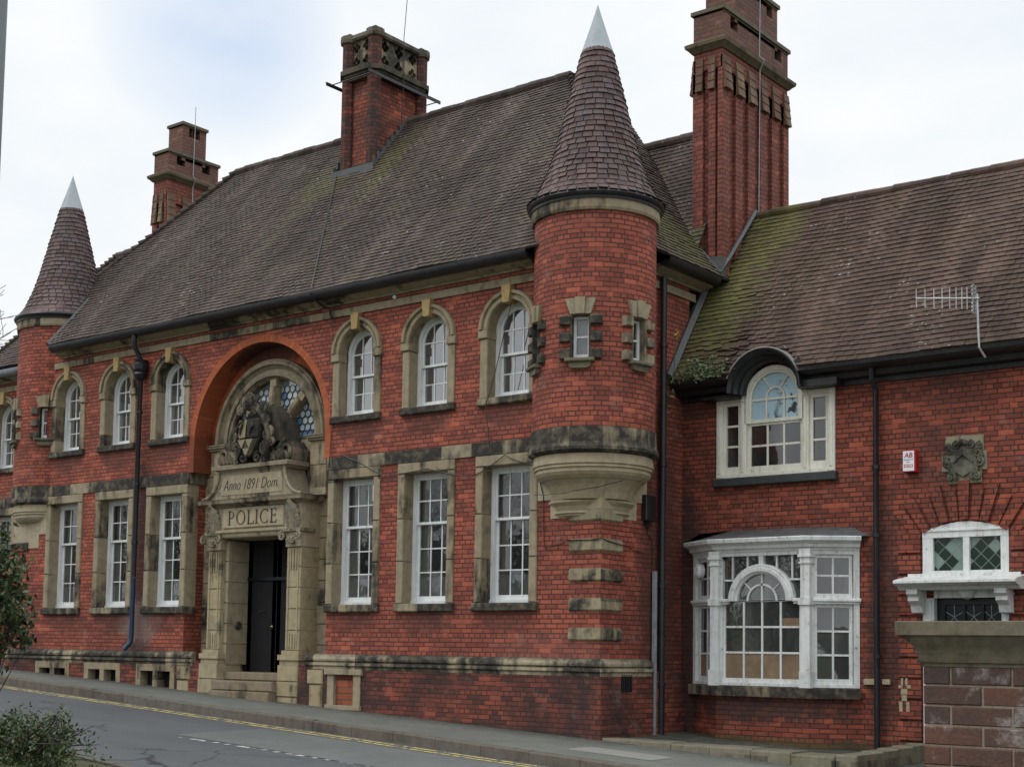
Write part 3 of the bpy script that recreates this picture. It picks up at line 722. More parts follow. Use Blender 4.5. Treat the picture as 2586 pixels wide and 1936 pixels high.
# ---- great brick arch, portal
m = MB(); m.arch(DC, 4.1, [(2.003, -.004), (1.86, -.004), (1.86, .62), (2.003, .62)], n=48, legs=.54); m.arch(DC, 4.1, [(1.87, .46), (1.50, .46), (1.50, .60), (1.87, .60)], n=40); m.build('brick_arch', M['brick_arch'], ST)
PT = MB()   # stone back wall of the recess, in courses
zs = [-1.2, -.24, .16, .55, .95, 1.36, 1.76, 2.16, 2.56, 2.92, 3.5, 4.0]
for a, b in zip(zs, zs[1:]):
    for sx in (-1, 1):
        x0, x1 = sorted((DC+sx*.93, DC+sx*2.01)); PT.bbox(x0, x1, .45, .7, a+.004, b-.004, .01)
PT.box(DC-.94, DC+.94, .52, .75, 2.3, 4.08)
for sx in (-1, 1):   # plain piers carrying the arch
    x0, x1 = sorted((DC+sx*1.16, DC+sx*1.60)); PT.bbox(x0, x1, .30, .6, 2.95, 3.52, .01); PT.bbox(x0, x1, .30, .6, 3.525, 4.0, .01)
    # jambs of the doorway
    for a, b in zip(zs[1:7], zs[2:8]):
        x0, x1 = sorted((DC+sx*.83, DC+sx*1.02)); PT.bbox(x0, x1, .10, .72, a+.004, min(b, 2.2)-.004, .012)
PT.box(DC-1.0, DC+1.0, .14, .72, 2.19, 2.32)
portal = PT.build('portal', M['stone_porch'], ST)
m = MB()
for sx in (-1, 1):
    x0, x1 = sorted((DC+sx*1.10, DC+sx*1.72)); m.box(x0, x1, .22, .62, 4.03, 4.1); m.bbox(x0+.03, x1-.03, .25, .62, 3.98, 4.03, .01); m.box(x0-.0, x1+.0, .205, .62, 4.075, 4.098)
m.arch(DC, 4.102, [(1.20, .42), (1.25, .36), (1.25, .31), (1.31, .30), (1.40, .36), (1.45, .32), (1.47, .26), (1.53, .25), (1.55, .29), (1.575, .29), (1.575, .66), (1.20, .66)], n=48)
m.build('archivolt', stone('grey_archivolt_stone', (.27, .23, .165), dirt=.62), portal, smooth=40)
# pilasters and pedestals
for sx in (-1, 1):
    X0, X1 = sorted((DC+sx*.93, DC+sx*1.31)); s = MB()
    for a, b in zip([.05, .42, .82, 1.22, 1.6], [.42, .82, 1.22, 1.6, 1.97]): s.bbox(X0, X1, 0, .5, a+.003, b-.003, .012)
    s.box(X0+.05, X0+.075, -.014, 0.01, .1, 1.9); s.box(X1-.075, X1-.05, -.014, .01, .1, 1.9)
    for k in (-1, 0, 1): s.box((X0+X1)/2+k*.075-.014, (X0+X1)/2+k*.075+.014, -.022, .01, 1.55, 1.92); s.box((X0+X1)/2+k*.075-.014, (X0+X1)/2+k*.075+.014, -.018, .01, .1, .36)
    for z0, z1, e in ((-.03, .05, .04), (-.13, -.03, .09), (-.22, -.13, .06)): s.box(X0-e, X1+e, -.0-e, .5, z0+.002, z1)
    for k, (z0, z1) in enumerate(((-.52, -.222), (-.80, -.525), (-1.25, -.805))): s.bbox(X0-.08-.008*(k % 2), X1+.08+.008*(k % 2), -.1-.01*(k % 2), .5, z0, z1, .016)
    s.bbox(DC+sx*1.85-.2, DC+sx*1.85+.2, -.11, .4, -.55, -.29, .02); s.bbox(DC+sx*1.87-.17, DC+sx*1.87+.17, -.10, .4, -1.3, -.56, .02)
    s.build('pilaster', stone('pilaster_stone_a' if sx < 0 else 'pilaster_stone_b', (.40, .34, .225), dirt=.52 if sx < 0 else .4), portal)
# acanthus
def frond(m, x, y, z, h, wd, lobes=4, out=.1):
    """palmate carved leaf against a wall: curved lobes curling outward"""
    for k in range(-lobes, lobes+1):
        a = k/lobes*1.15; Lh = h*(1-.32*abs(k)/lobes)
        pts = []; rr = []
        for j in range(6):
            t = j/5; px = x+math.sin(a*(.35+.65*t))*Lh*t*.62*wd/.16; pz = z+Lh*t*math.cos(a*.7)
            pts.append((px, y-.025-out*(t**2)*.6-.015*(1-abs(k)/lobes), pz)); rr.append((.016+.026*math.sin(PI*min(1, t*.9+.1)))*wd/.16)
        m.tube(pts, rr, 6)
def acanthus(m, x, y, z, h, wd, out=.12):
    """one carved leaf: scalloped edge, raised ribs, tip curling forward"""
    nu, nv = 16, 30
    def Pt(i, j):
        u = -1+2*i/nu; t = j/nv
        wv = wd*(.42+.58*math.sin(PI*min(1, t*.86+.12)))*(1-.75*max(0, t-.72)/.28)*(1+.22*abs(math.sin(t*PI*4.5))*(1 if abs(u) > .5 else .6))
        rib = .020*abs(math.cos(u*PI*2.5))*(1-t*.4)
        lift = .03+out*t**2.2+.045*(1-u*u)+rib-.02*abs(math.sin(t*PI*4.5))*abs(u)
        return (x+u*wv, y-lift, z+h*t-.05*h*abs(u)*(1-t)+.10*h*abs(u)*(t > .05))
    for i in range(nu):
        for j in range(nv): m.face([Pt(i, j), Pt(i+1, j), Pt(i+1, j+1), Pt(i, j+1)])
def spiral(m, x, y, z, r, turns=1.6, dirx=1, th=.03, a0=PI/2, grow=None):
    pts = []; rr = []; n = int(22*turns)
    for k in range(n+1):
        t = k/n; a = a0+dirx*t*turns*2*PI; q = r*(1-t*.88); pts.append((x+q*math.cos(a), y-.02*t*2, z+q*math.sin(a))); rr.append(th*(1-.55*t))
    m.tube(pts, rr, 7)
for sx in (-1, 1):
    xc = DC+sx*1.12; m = MB(); acanthus(m, xc, -.02, 2.30, .52, .15, .13); acanthus(m, xc-.11, -.01, 2.30, .30, .07, .08); acanthus(m, xc+.11, -.01, 2.30, .30, .07, .08)
    m.box(xc-.24, xc+.24, -.09, .3, 2.26, 2.32)
    for e in (-1, 1): spiral(m, xc+e*.20, -.12, 2.17, .085, 1.5, -e, .03); spiral(m, xc+e*.07, -.09, 2.08, .06, 1.3, e, .022)
    m.lathe(xc, -.06, [(.001, 2.02), (.05, 2.03), (.06, 2.08), (.001, 2.12)], 10)
    m.build('capital', M['stone_leaf'], portal, smooth=50)
# frieze with the lettering
m = MB()
for sx in (-1, 1): m.box(DC+sx*1.12-.20, DC+sx*1.12+.20, -.03, .45, 1.975, 2.80)
m.box(DC-.93, DC+.93, -.02, .45, 2.32, 2.795); m.bbox(DC-.86, DC+.86, -.05, .45, 2.375, 2.785, .02)
m.mould([(DC-.93, .2), (DC-.93, -.02), (DC+.93, -.02), (DC+.93, .2)], [(0, 2.20), (.0, 2.2), (.03, 2.23), (.035, 2.27), (.075, 2.30), (.08, 2.345), (0, 2.36)])
m.box(DC-.93, DC+.93, -.02, .3, 2.2, 2.32)
m.build('frieze', stone('frieze_stone', (.43, .37, .27), dirt=.28), portal, smooth=40)
m = MB(); cpth = [(DC-1.30, .42), (DC-1.30, -.03), (DC+1.30, -.03), (DC+1.30, .42)]
m.mould(cpth, [(-.02, 2.79), (.03, 2.79), (.04, 2.82), (.11, 2.835), (.15, 2.86), (.155, 2.90), (.17, 2.93), (-.02, 2.955)])
m.box(DC-1.3, DC+1.3, -.03, .42, 2.79, 2.95)
# swept pediment sides
left = []; n = 12
for k in range(n+1):
    t = k/n; left.append((DC-1.38+.42*(1-(1-t)**2)**.5*1.0, 2.955+.55*(t**1.0)*.98 if False else 2.955+.545*(1-math.sqrt(max(0, 1-t*t)))**.8))
prof = [(DC-1.40, 2.95)]+[(DC-1.38+.45*math.sin(t*PI/2), 2.96+.54*(1-math.cos(t*PI/2))) for t in [k/n for k in range(1, n+1)]]
full = prof+[(2*DC-a, b) for a, b in prof[::-1]]
m.prism(full, 'y', -.10, .42)
# raised rim along the sweep
for sx in (-1, 1):
    pts = [((DC+sx*abs(a-DC)), -.12, b+.0) for a, b in prof]; m.tube(pts, .035, 6)
    pts = [((DC+sx*(abs(a-DC)-.13)), -.105, b+.06) for a, b in prof[2:]]; m.tube(pts, .016, 6)
m.mould([(DC-.96, .42), (DC-.96, -.08), (DC+.96, -.08), (DC+.96, .42)], [(-.05, 3.46), (.02, 3.46), (.05, 3.50), (.11, 3.51), (.12, 3.57), (.08, 3.60), (-.3, 3.61)])
m.box(DC-.96, DC+.96, -.08, .42, 3.46, 3.60)
m.build('pediment', stone('pediment_stone', (.33, .28, .205), dirt=.62, scale=1.4), portal, smooth=40)
m = MB(); m.box(DC-.86, DC+.86, -.108, -.09, 3.02, 3.40); m.build('panel', stone('name_panel_stone', (.37, .32, .235), dirt=.28), portal)
def text(s, size, x, y, z, mat, parent, name, shear=0, sx=1.0, ext=.006, rot=(PI/2, 0, 0), align='CENTER', bold=0):
    cu = bpy.data.curves.new(name, 'FONT'); cu.body = s; cu.size = size; cu.shear = shear; cu.extrude = ext; cu.align_x = align; cu.align_y = 'CENTER'; cu.offset = bold
    ob = bpy.data.objects.new(name+'_tmp', cu); S.collection.objects.link(ob)
    dg = bpy.context.evaluated_depsgraph_get(); me = bpy.data.meshes.new_from_object(ob.evaluated_get(dg)); bpy.data.objects.remove(ob)
    o = bpy.data.objects.new(name, me); me.materials.clear(); me.materials.append(mat); S.collection.objects.link(o)
    me.transform(Matrix.Diagonal((sx, 1, 1, 1)))
    o.rotation_euler = rot; W = Vector((x, y, z)); o.parent = parent; o.location = W-WORLD[parent.name]; WORLD[o.name] = W
    return o
M['incised'] = plain('incised_letter_shadowed_dirt', (.055, .045, .036), .95, 0, .3)  # raised letters; the dark tone holds the shade and dirt of cut strokes
def roman(word, x0, zb, h, y, adv):
    m = MB(); T, t_ = .036, .017; e = .004
    def bar(x, z, w_, hh): m.box(x, x+w_, y-e, y+.004, z, z+hh)
    def bow(cx, cz, rx, rz, a0, a1, th, n=22):
        for k in range(n):
            a, b = a0+(a1-a0)*k/n, a0+(a1-a0)*(k+1)/n
            f = lambda q, r_: (cx+(rx-r_*th(q))*math.cos(q), y-e, cz+(rz-r_*t_)*math.sin(q))
            m.face([f(a, 0), f(b, 0), f(b, 1), f(a, 1)])
    thk = lambda q: t_+(T-t_)*abs(math.cos(q))
    x = x0
    for ch, ad in zip(word, adv):
        if ch == 'P': bar(x+.02, zb, T, h); bar(x, zb, .08, .012); bar(x, zb+h-.012, .07, .012); bow(x+.06, zb+h*.72, .115, h*.28, -PI/2, PI/2, thk); 
        if ch == 'O': bow(x+.13, zb+h/2, .13, h*.51, 0, 2*PI, thk, 36)
        if ch == 'L': bar(x+.02, zb, T, h); bar(x, zb+h-.012, .08, .012); bar(x, zb, .19, t_); bar(x+.176, zb, .014, .065)
        if ch == 'I': bar(x+.02, zb, T, h); bar(x, zb, .08, .012); bar(x, zb+h-.012, .08, .012)
        if ch == 'C': bow(x+.13, zb+h/2, .13, h*.51, R(48), R(312), thk, 30); bar(x+.205, zb+h*.80, .014, .06); bar(x+.205, zb+h*.02, .014, .06)
        if ch == 'E':
            bar(x+.02, zb, T, h); bar(x, zb, .17, t_); bar(x, zb+h-t_, .165, t_); bar(x+.05, zb+h*.5, .09, t_); bar(x+.156, zb, .014, .06); bar(x+.152, zb+h-.055, .013, .055); bar(x+.13, zb+h*.42, .012, .06)
        x += ad
    return m.build('lettering', M['incised'], portal)
roman('POLICE', DC-.70, 2.445, .27, -.0525, (.235, .315, .225, .135, .285, .2))
text('Anno 1891 Dom.', .30, DC-.02, -.110, 3.20, M['incised'], portal, 'lettering', shear=.36, sx=.74, bold=-.007)
# door
m = MB(); DY = .62
m.box(DC-.83, DC+.83, DY+.05, DY+.12, -.37, 2.2)
for sx in (-1, 1):
    x0, x1 = sorted((DC+sx*.01, DC+sx*.82))
    for a, b, c1, c2 in ((x0, x0+.11, -.37, 2.19), (x1-.11, x1, -.37, 2.19)): m.box(a, b, DY, DY+.06, c1, c2)
    for z0, z1 in ((-.37, -.17), (.62, .74), (1.36, 1.50), (2.08, 2.19)): m.box(x0+.11, x1-.11, DY+.001, DY+.06, z0, z1)
    m.bbox(x0+.17, x1-.17, DY+.015, DY+.06, -.11, .56, .02); m.bbox(x0+.17, x1-.17, DY+.015, DY+.06, .80, 1.30, .02); m.bbox(x0+.17, x1-.17, DY+.015, DY+.06, 1.56, 2.02, .02)
m.box(DC-.82, DC+.82, DY-.035, DY, 1.40, 1.46)
door = m.build('door', M['door'], ST)
m = MB(); m.lathe(0, 0, [(.001, 0), (.03, 0), (.035, .02), (.022, .035), (.001, .05)], 12)
for v in m.v: v.xyz = (DC-.10+v.x, DY-v.z, .50+v.y)
m.build('handle', plain('brass_knob', (.25, .22, .15), .3, .8), door, smooth=True)
m = MB(); m.box(DC-.52, DC-.32, DY-.012, DY, .78, .83); m.build('letter_plate', M['iron'], door)
m = MB(); m.lathe(0, 0, [(.001, 0), (.085, .0), (.085, .02), (.06, .035), (.06, .015), (.02, .015), (.02, .03), (.001, .035)], 20)
for v in m.v: v.xyz = (DC-.83+v.z+.002, .38+v.x, .52+v.y)
m.build('bell_push', plain('old_bell_push', (.09, .085, .07), .45, .5), portal, smooth=30)
m = MB(); m.bbox(DC-.86, DC+.86, .08, .8, -.53, -.375, .02); m.bbox(DC-.86, DC+.86, -.22, .3, -.72, -.535, .02); m.bbox(DC-.84, DC+.84, -.30, .3, -1.0, -.725, .02); m.build('door_step', stone('step_stone', (.27, .22, .165), dirt=.35), ST)
# lunette: leaded bullseye glass, three stone mullions
m = MB(); n = 40
m.face([(DC, .545, 4.1)]+[(DC+1.22*math.cos(PI*k/n), .545, 4.1+1.22*math.sin(PI*k/n)) for k in range(n+1)], tint=.3)
lun = m.build('lunette', M['lum_glass'], portal)
m = MB(); op = MB(); k = 0
for j in range(11):
    for i in range(-11, 12):
        x = DC+i*.150+(j % 2)*.075; z = 4.18+j*.132
        if math.hypot(x-DC, z-4.1) > 1.14: continue
        m.lathe(0, 0, [(.062, 0), (.072, -.008), (.072, .008), (.062, 0)], 12)
        for v in m.v[-1*0 or k:]: v.xyz = (x+v.x, .535+v.z, z+v.y)
        k = len(m.v)
        op.face([(x+.064*math.cos(2*PI*q/12), .541, z+.064*math.sin(2*PI*q/12)) for q in range(12)], tint=random.random())
m.build('leading', M['iron'], portal)
t = NT('bullseye_glass', .12, .5); a = t.n('ShaderNodeAttribute'); a.attribute_name = 'tint'; cr2 = t.n('ShaderNodeValToRGB'); e = cr2.color_ramp.elements
e[0].color = (.10, .20, .36, 1); e[1].color = (.62, .62, .58, 1); x = e.new(.13); x.color = (.36, .43, .48, 1); x = e.new(.5); x.color = (.50, .55, .56, 1); cr2.color_ramp.interpolation = 'CONSTANT'
t.l(a.outputs['Fac'], cr2.inputs[0]); t.col(cr2.outputs[0])
op.build('bullseye', t.m, portal)
m = MB()
for a in (PI*.25, PI*.5, PI*.75):
    m.M = Matrix.Translation((DC, .40, 4.1)) @ Matrix.Rotation(-(a-PI/2), 4, 'Y')
    m.box(-.065, .065, 0, .16, .3, 1.22); m.box(-.085, .085, -.03, .16, 1.06, 1.20); m.box(-.09, .09, -.03, .16, .62, .68)
    m.tube([(0, -.02, .70), (0, -.045, .85), (0, -.03, 1.05)], [.06, .075, .055], 8); m.tube([(0, -.02, .35), (0, -.045, .5), (0, -.02, .62)], [.06, .08, .05], 8)
m.M = None
m.build('mullion', M['stone_porch'], portal)
# coat of arms
AX = DC+.02
m = MB()
hood = [(.58*math.cos(PI*k/18), 4.0+.75*math.sin(PI*k/18)) for k in range(19)]
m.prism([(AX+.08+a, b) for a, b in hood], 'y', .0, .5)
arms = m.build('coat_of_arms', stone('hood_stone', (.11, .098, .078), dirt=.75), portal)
def shield_pt(u, v):       # u -1..1 across, v 0..1 from the foot up: heater outline, gently domed
    wv = .30*min(1, (v/.55)**.62) if v < .55 else .30
    return (AX+u*wv, -.215-.075*(1-u*u)*(1-(v-.5)**2*2), 3.70+.74*v)
def quarter(u0, u1, v0, v1, lift, name, mat):
    m = MB(); n = 8
    for i in range(n):
        for j in range(n):
            a, b, c_, d_ = (u0+(u1-u0)*i/n, u0+(u1-u0)*(i+1)/n, v0+(v1-v0)*j/n, v0+(v1-v0)*(j+1)/n)
            m.face([tuple(Vector(shield_pt(*q))-Vector((0, lift, 0))) for q in ((a, c_), (b, c_), (b, d_), (a, d_))])
    return m.build(name, mat, portal, smooth=True)
m = MB(); m.prism([(shield_pt(-1, v/12)[0], shield_pt(-1, v/12)[2]) for v in range(13)]+[(shield_pt(1, v/12)[0], shield_pt(1, v/12)[2]) for v in range(12, -1, -1)], 'y', -.214, .05)
m.build('shield', M['stone_carve'], portal)
quarter(-.93, -.05, .50, .96, .012, 'shield_quarter', stone('pale_quarter', (.30, .26, .165), dirt=.25, scale=2.5, green=.5))
quarter(.05, .93, .50, .96, .012, 'shield_quarter', stone('dark_quarter', (.05, .046, .042), dirt=.8, scale=2.5, green=0))
quarter(-.93, .93, .03, .46, .008, 'shield_base', stone('base_quarter', (.16, .14, .10), dirt=.5, scale=2.5, green=.1))
m = MB(); m.prism([(AX-.21, 4.03), (AX, 4.03), (AX-.10, 3.86)], 'y', -.318, -.25); m.prism([(AX+.01, 4.03), (AX+.21, 4.03), (AX+.11, 3.86)], 'y', -.318, -.25); m.prism([(AX-.09, 3.86), (AX+.10, 3.86), (AX, 3.72)], 'y', -.30, -.22); m.build('charge', stone('charge_stone', (.29, .255, .19), dirt=.2, scale=2), portal)
m = MB(); m.tube([(AX+.09, -.29, 4.12), (AX+.13, -.31, 4.24), (AX+.20, -.31, 4.28), (AX+.16, -.30, 4.36)], [.02, .03, .025, .012], 6); m.tube([(AX-.20, -.28, 4.14), (AX-.15, -.30, 4.25), (AX-.10, -.30, 4.34)], [.03, .035, .02], 6); m.tube([(AX-.22, -.29, 4.32), (AX-.15, -.31, 4.36), (AX-.07, -.30, 4.39)], .02, 6)
m.build('charge', M['stone_carve'], portal, smooth=50)
m = MB()
for sx in (-1, 1):
    # scrolled mantling round the shield
    for (dx, dz, r, tn, th, st) in ((.42, 4.40, .13, 1.5, .05, 1), (.47, 4.12, .14, 1.6, .05, -1), (.42, 3.84, .14, 1.5, .052, 1), (.30, 4.62, .11, 1.4, .045, -1), (.20, 3.70, .10, 1.3, .04, 1), (.56, 3.95, .09, 1.3, .04, -1)):
        spiral(m, AX+sx*dx, -.16, dz, r, tn, sx*st, th)
    for k in range(7):
        a = -1.2+k*.42; frond(m, AX+sx*(.36+.10*math.cos(a)), -.12, 3.98+.46*math.sin(a), .17, .15, 2, .1)
    m.tube([(AX+sx*.36, -.2, 3.66), (AX+sx*.52, -.22, 3.84), (AX+sx*.54, -.2, 4.1), (AX+sx*.44, -.22, 4.38), (AX+sx*.25, -.24, 4.6), (AX, -.25, 4.66)], [.03, .05, .055, .055, .055, .05], 7)
    # side consoles: big leafy volutes on the pediment
    spiral(m, DC+sx*.86, -.02, 3.80, .20, 1.7, sx, .062); spiral(m, DC+sx*.62, -.04, 3.74, .12, 1.4, -sx, .045)
    for q in range(5): frond(m, DC+sx*(.50+.11*q), -.04, 3.62, .16+.03*(q % 2), .14, 2, .09)
    m.prism([(DC+sx*.40, 3.60), (DC+sx*1.02, 3.60), (DC+sx*1.06, 3.82), (DC+sx*.94, 3.98), (DC+sx*.76, 3.98), (DC+sx*.58, 3.82), (DC+sx*.42, 3.90)], 'y', .0, .35)
# crest: lion's mask in a wreath of leaves
for k in range(9): a = PI*k/8; frond(m, AX+.20*math.cos(a), -.17, 4.64+.12*math.sin(a), .15, .15, 2, .12)
n = 14
for j in range(8):
    for k in range(n):
        def H(j, k):
            th = PI*j/8; ph = 2*PI*k/n; q = Vector((math.sin(th)*math.cos(ph), math.cos(th), math.sin(th)*math.sin(ph)))
            b = 1+.22*mnoise.noise(q*3.1); return (AX+.15*q.x*b, -.24-.14*q.y*b, 4.74+.155*q.z*b)
        m.face([H(j, k), H(j, k+1), H(j+1, k+1), H(j+1, k)])
spiral(m, AX-.20, -.24, 4.60, .10, 1.5, 1, .045); spiral(m, AX+.20, -.24, 4.60, .10, 1.5, -1, .045); m.tube([(AX-.16, -.2, 4.83), (AX, -.24, 4.90), (AX+.18, -.16, 4.80)], [.04, .06, .04], 7)
m.build('mantling', M['stone_carve'], portal, smooth=50)

# ---- corner blocks
QZ = [(2.14+.005, 2.37), (1.67, 1.885), (1.20, 1.415), (.735, .95), (.27, .485)]
def quoins(xc, sx):
    for z0, z1 in QZ:
        m = MB(); L0 = .585
        poly = [(xc-sx*L0, -.04), (xc+sx*.04, -.04), (xc+sx*.04, L0-.03), (xc-sx*.02, L0-.03), (xc-sx*.02, .02), (xc-sx*L0, .02)]
        if sx < 0: poly = poly[::-1]
        e = .03
        m.prism(poly, 'z', z0+e, z1-e*1.2)
        grow = lambda o: [(xc-sx*(L0), -.04+o), (xc+sx*(.04-o), -.04+o), (xc+sx*(.04-o), L0-.03), (xc-sx*.02, L0-.03), (xc-sx*.02, .02), (xc-sx*L0, .02)]
        a, b = [(*p, z0+e) for p in grow(0)], [(*p, z0) for p in grow(.035)]; m.hexa(b, a)
        a, b = [(*p, z1) for p in grow(.045)], [(*p, z1-e*1.2) for p in grow(0)]; m.hexa(b, a)
        m.build('quoin', stone('quoin_stone', (.34, .30, .20), dirt=.68, scale=1.6) if 'quoin_stone' not in bpy.data.materials else bpy.data.materials['quoin_stone'], ST)
quoins(0, 1); quoins(XL, -1)

# ---- turrets
TR = .993; TC = (-.46, .42); TL = (-15.50, .75)
SA = [R(-125), R(-67.5), R(-10)]
def turret(cx, cy, mir, TR=.993, up=0):
    A = [PI-a for a in SA] if mir else SA
    hw = .15/TR; angs = sorted([(-PI/2-PI)+2*PI*k/72 for k in range(73)])
    lo = -PI/2-PI; norm = lambda a: (a-lo) % (2*PI)+lo
    AA = [norm(a) for a in A]
    for a in AA: angs = [q for q in angs if abs(q-a) > hw+.02]+[a-hw, a, a+hw]
    angs.sort()
    zt0, zt1 = 4.64, 5.36
    m = MB(); skip = lambda a, z: zt0 < z < zt1 and any(abs(a-q) < hw*.99 for q in AA)
    m.lathe(cx, cy, [(TR, 3.5), (TR, zt0), (TR, zt1), (TR, 7.05+up)], uvr=TR, skip=skip, angs=angs)
    body = m.build('turret', M['brick'], ST, smooth=30)
    def at(a): return Matrix.Translation((cx, cy, 0)) @ Matrix.Rotation(a+PI/2, 4, 'Z')   # local -y is outward
    for a in AA:
        f = MB(); f.M = at(a); y = -TR+.12
        f.box(-.15, .15, y+.16, y+.2, zt0, zt1)
        pz = grid(f, -.135, .135, zt0+.0, zt1-.04, y, 1, 2, .045, .03, .05, bot=.08)
        fo = f.build('slit_window', M['white'], body)
        g = MB(); g.M = at(a); panes(g, pz, y+.03); g.build('pane', M['glass'], body)
        s = MB(); s.M = at(a)
        for sx in (-1, 1):
            x0, x1 = sorted((sx*.135, sx*.16)); s.box(x0, x1, -TR-.01, y+.2, zt0-.02, zt1)
            for z0 in (4.63, 4.90, 5.17): x0, x1 = sorted((sx*.155, sx*.335)); s.bbox(x0, x1, -TR-.035, -TR+.3, z0, z0+.15, .014)
        s.build('window_quoin', M['stone_dirty'], body)
        s = MB(); s.M = at(a)
        for x0, x1, x2, x3, d in ((-.165, -.075, -.09, -.245, .03), (-.07, .07, .085, -.085, .06), (.075, .165, .245, .09, .03)):
            if x2 > x3 and x0 == -.07: poly = [(x0, 5.335), (x1, 5.335), (x2, 5.60), (x3, 5.60)]
            elif x0 < 0: poly = [(x0, 5.335), (x1, 5.335), (x2, 5.58), (x3, 5.58)]
            else: poly = [(x0, 5.335), (x1, 5.335), (x2, 5.58), (x3, 5.58)]
            s.prism(poly, 'y', -TR-d, -TR+.3)
        s.build('window_lintel', M['stone'], body)
        s = MB(); s.M = at(a); s.bbox(-.235, .235, -TR-.10, -TR+.3, 4.575, 4.635, .015); s.prism([(-.18, 4.575), (.18, 4.575), (.165, 4.50), (.12, 4.48), (-.12, 4.48), (-.165, 4.50)], 'y', -TR-.055, -TR+.3); s.build('window_sill', M['stone_cap'], body)
    UP = Matrix.Translation((0, 0, up)); m = MB(); m.M = UP; m.lathe(cx, cy, [(TR-.05, 6.99), (TR+.04, 6.99), (TR+.055, 7.03), (TR+.055, 7.17), (TR, 7.19)], 64); m.build('cornice', M['stone'], body, smooth=35)
    m = MB(); m.M = UP; m.lathe(cx, cy, [(TR, 7.165), (TR+.075, 7.165), (TR+.08, 7.20), (TR+.115, 7.225), (TR+.13, 7.26), (TR+.115, 7.30), (TR+.08, 7.315), (.6, 7.36)], 64); m.build('gutter', M['iron'], body, smooth=40)
    # tiled spire with a bell-cast foot
    SP = [(7.30, 1.115), (7.42, 1.0), (7.60, .905), (7.85, .80), (8.2, .685), (8.7, .555), (9.2, .435), (9.6, .335), (9.97, .245)]
    def rz(z):
        for (z0, r0), (z1, r1) in zip(SP, SP[1:]):
            if z <= z1: return r0+(r1-r0)*(z-z0)/(z1-z0)
        return SP[-1][1]
    m = MB(); m.M = UP; nz_ = 27; dz = (9.97-7.30)/nz_
    for j in range(nz_):
        z0 = 7.30+dz*j; z1 = z0+dz; nt_ = max(11, int(2*PI*rz(z0)/.165)); ph = random.random()
        tj = random.gauss(0, .03)
        for k in range(nt_):
            a = 2*PI*(k+ph)/nt_; b = 2*PI*(k+1+ph)/nt_; tn = min(1, max(0, random.gauss(.5, .34)+tj)); l = random.uniform(.016, .03); dzr = random.uniform(-.008, .008)
            sub = 2
            for q in range(sub):
                aa = a+(b-a)*q/sub+(.011 if q == 0 else 0); bb = a+(b-a)*(q+1)/sub-(.011 if q == sub-1 else 0)
                r0, r1 = rz(z0)+l, rz(z1)+.004; za = z0+dzr
                P = lambda r, t, z: (cx+r*math.cos(t), cy+r*math.sin(t), z)
                m.face([P(r0, aa, za), P(r0, bb, za), P(r1, bb, z1), P(r1, aa, z1)], tint=tn); m.face([P(rz(z0)-.02, aa, za), P(rz(z0)-.02, bb, za), P(r0, bb, za), P(r0, aa, za)], tint=0)
    m.tint = 0.0; m.lathe(cx, cy, [(rz(7.3+k*.3)-.012, 7.3+k*.3) for k in range(9)]+[(.23, 9.97)], 40); m.tint = None
    m.build('spire', M['spire'], body)
    m = MB(); m.M = UP; m.lathe(cx, cy, [(.266, 9.93), (.252, 9.97), (.125, 10.36), (.05, 10.60), (.001, 10.76)], 28); m.build('lead_cap', M['lead'], body, smooth=30)
    # moulded corbel below
    m = MB(); m.lathe(cx, cy, [(TR-.05, 3.58), (TR+.02, 3.58), (TR+.025, 3.34), (TR+.06, 3.27), (TR+.055, 3.22), (TR+.0, 3.19), (TR-.05, 3.17)], 64); m.build('band', M['stone_band'], body, smooth=30)
    prof = [(TR-.05, 3.18), (TR-.03, 3.165), (TR-.02, 3.02), (TR-.045, 3.0), (TR-.04, 2.965), (TR-.07, 2.955), (TR-.065, 2.90), (TR-.10, 2.85), (TR-.16, 2.80), (.80, 2.795), (.72, 2.71), (.655, 2.60), (.62, 2.50), (.3, 2.49)]
    m = MB(); m.lathe(cx, cy, prof, 64); bx, by = (-.56, .52) if not mir else (cx+.1, cy)
    m.lathe(bx, by, [(.3, 2.50), (.68, 2.50), (.70, 2.485), (.70, 2.455), (.64, 2.40), (.605, 2.33), (.64, 2.32), (.64, 2.285), (.605, 2.27), (.60, 2.245), (.3, 2.24)], 64)
    kx = 0 if not mir else XL; sg = 1 if not mir else -1
    for x0, y0, z0, z1 in ((1.32, 1.28, 2.52, 3.2), (.98, .98, 2.22, 2.52)):
        a, b = sorted((kx, kx-sg*x0)); m.box(a, b, -.012, .1, z0, z1); a, b = sorted((kx-sg*.1, kx+sg*.012)); m.box(a, b, -.0121, y0, z0, z1)
    # square arris breaking through the rounds
    if not mir:
        m.box(-.30, .025, -.025, .30, 2.24, 2.50); ap = (cx+.74*.815, cy-.67*.815, 2.80)
        m.face([(-.21, -.025, 2.50), (.025, -.025, 2.50), ap]); m.face([(.025, -.025, 2.50), (.025, .19, 2.50), ap])
    m.build('corbel', M['stone_clean'], body, smooth=30)
    return body
turret(*TC, False); turret(*TL, True, 1.03, .17)

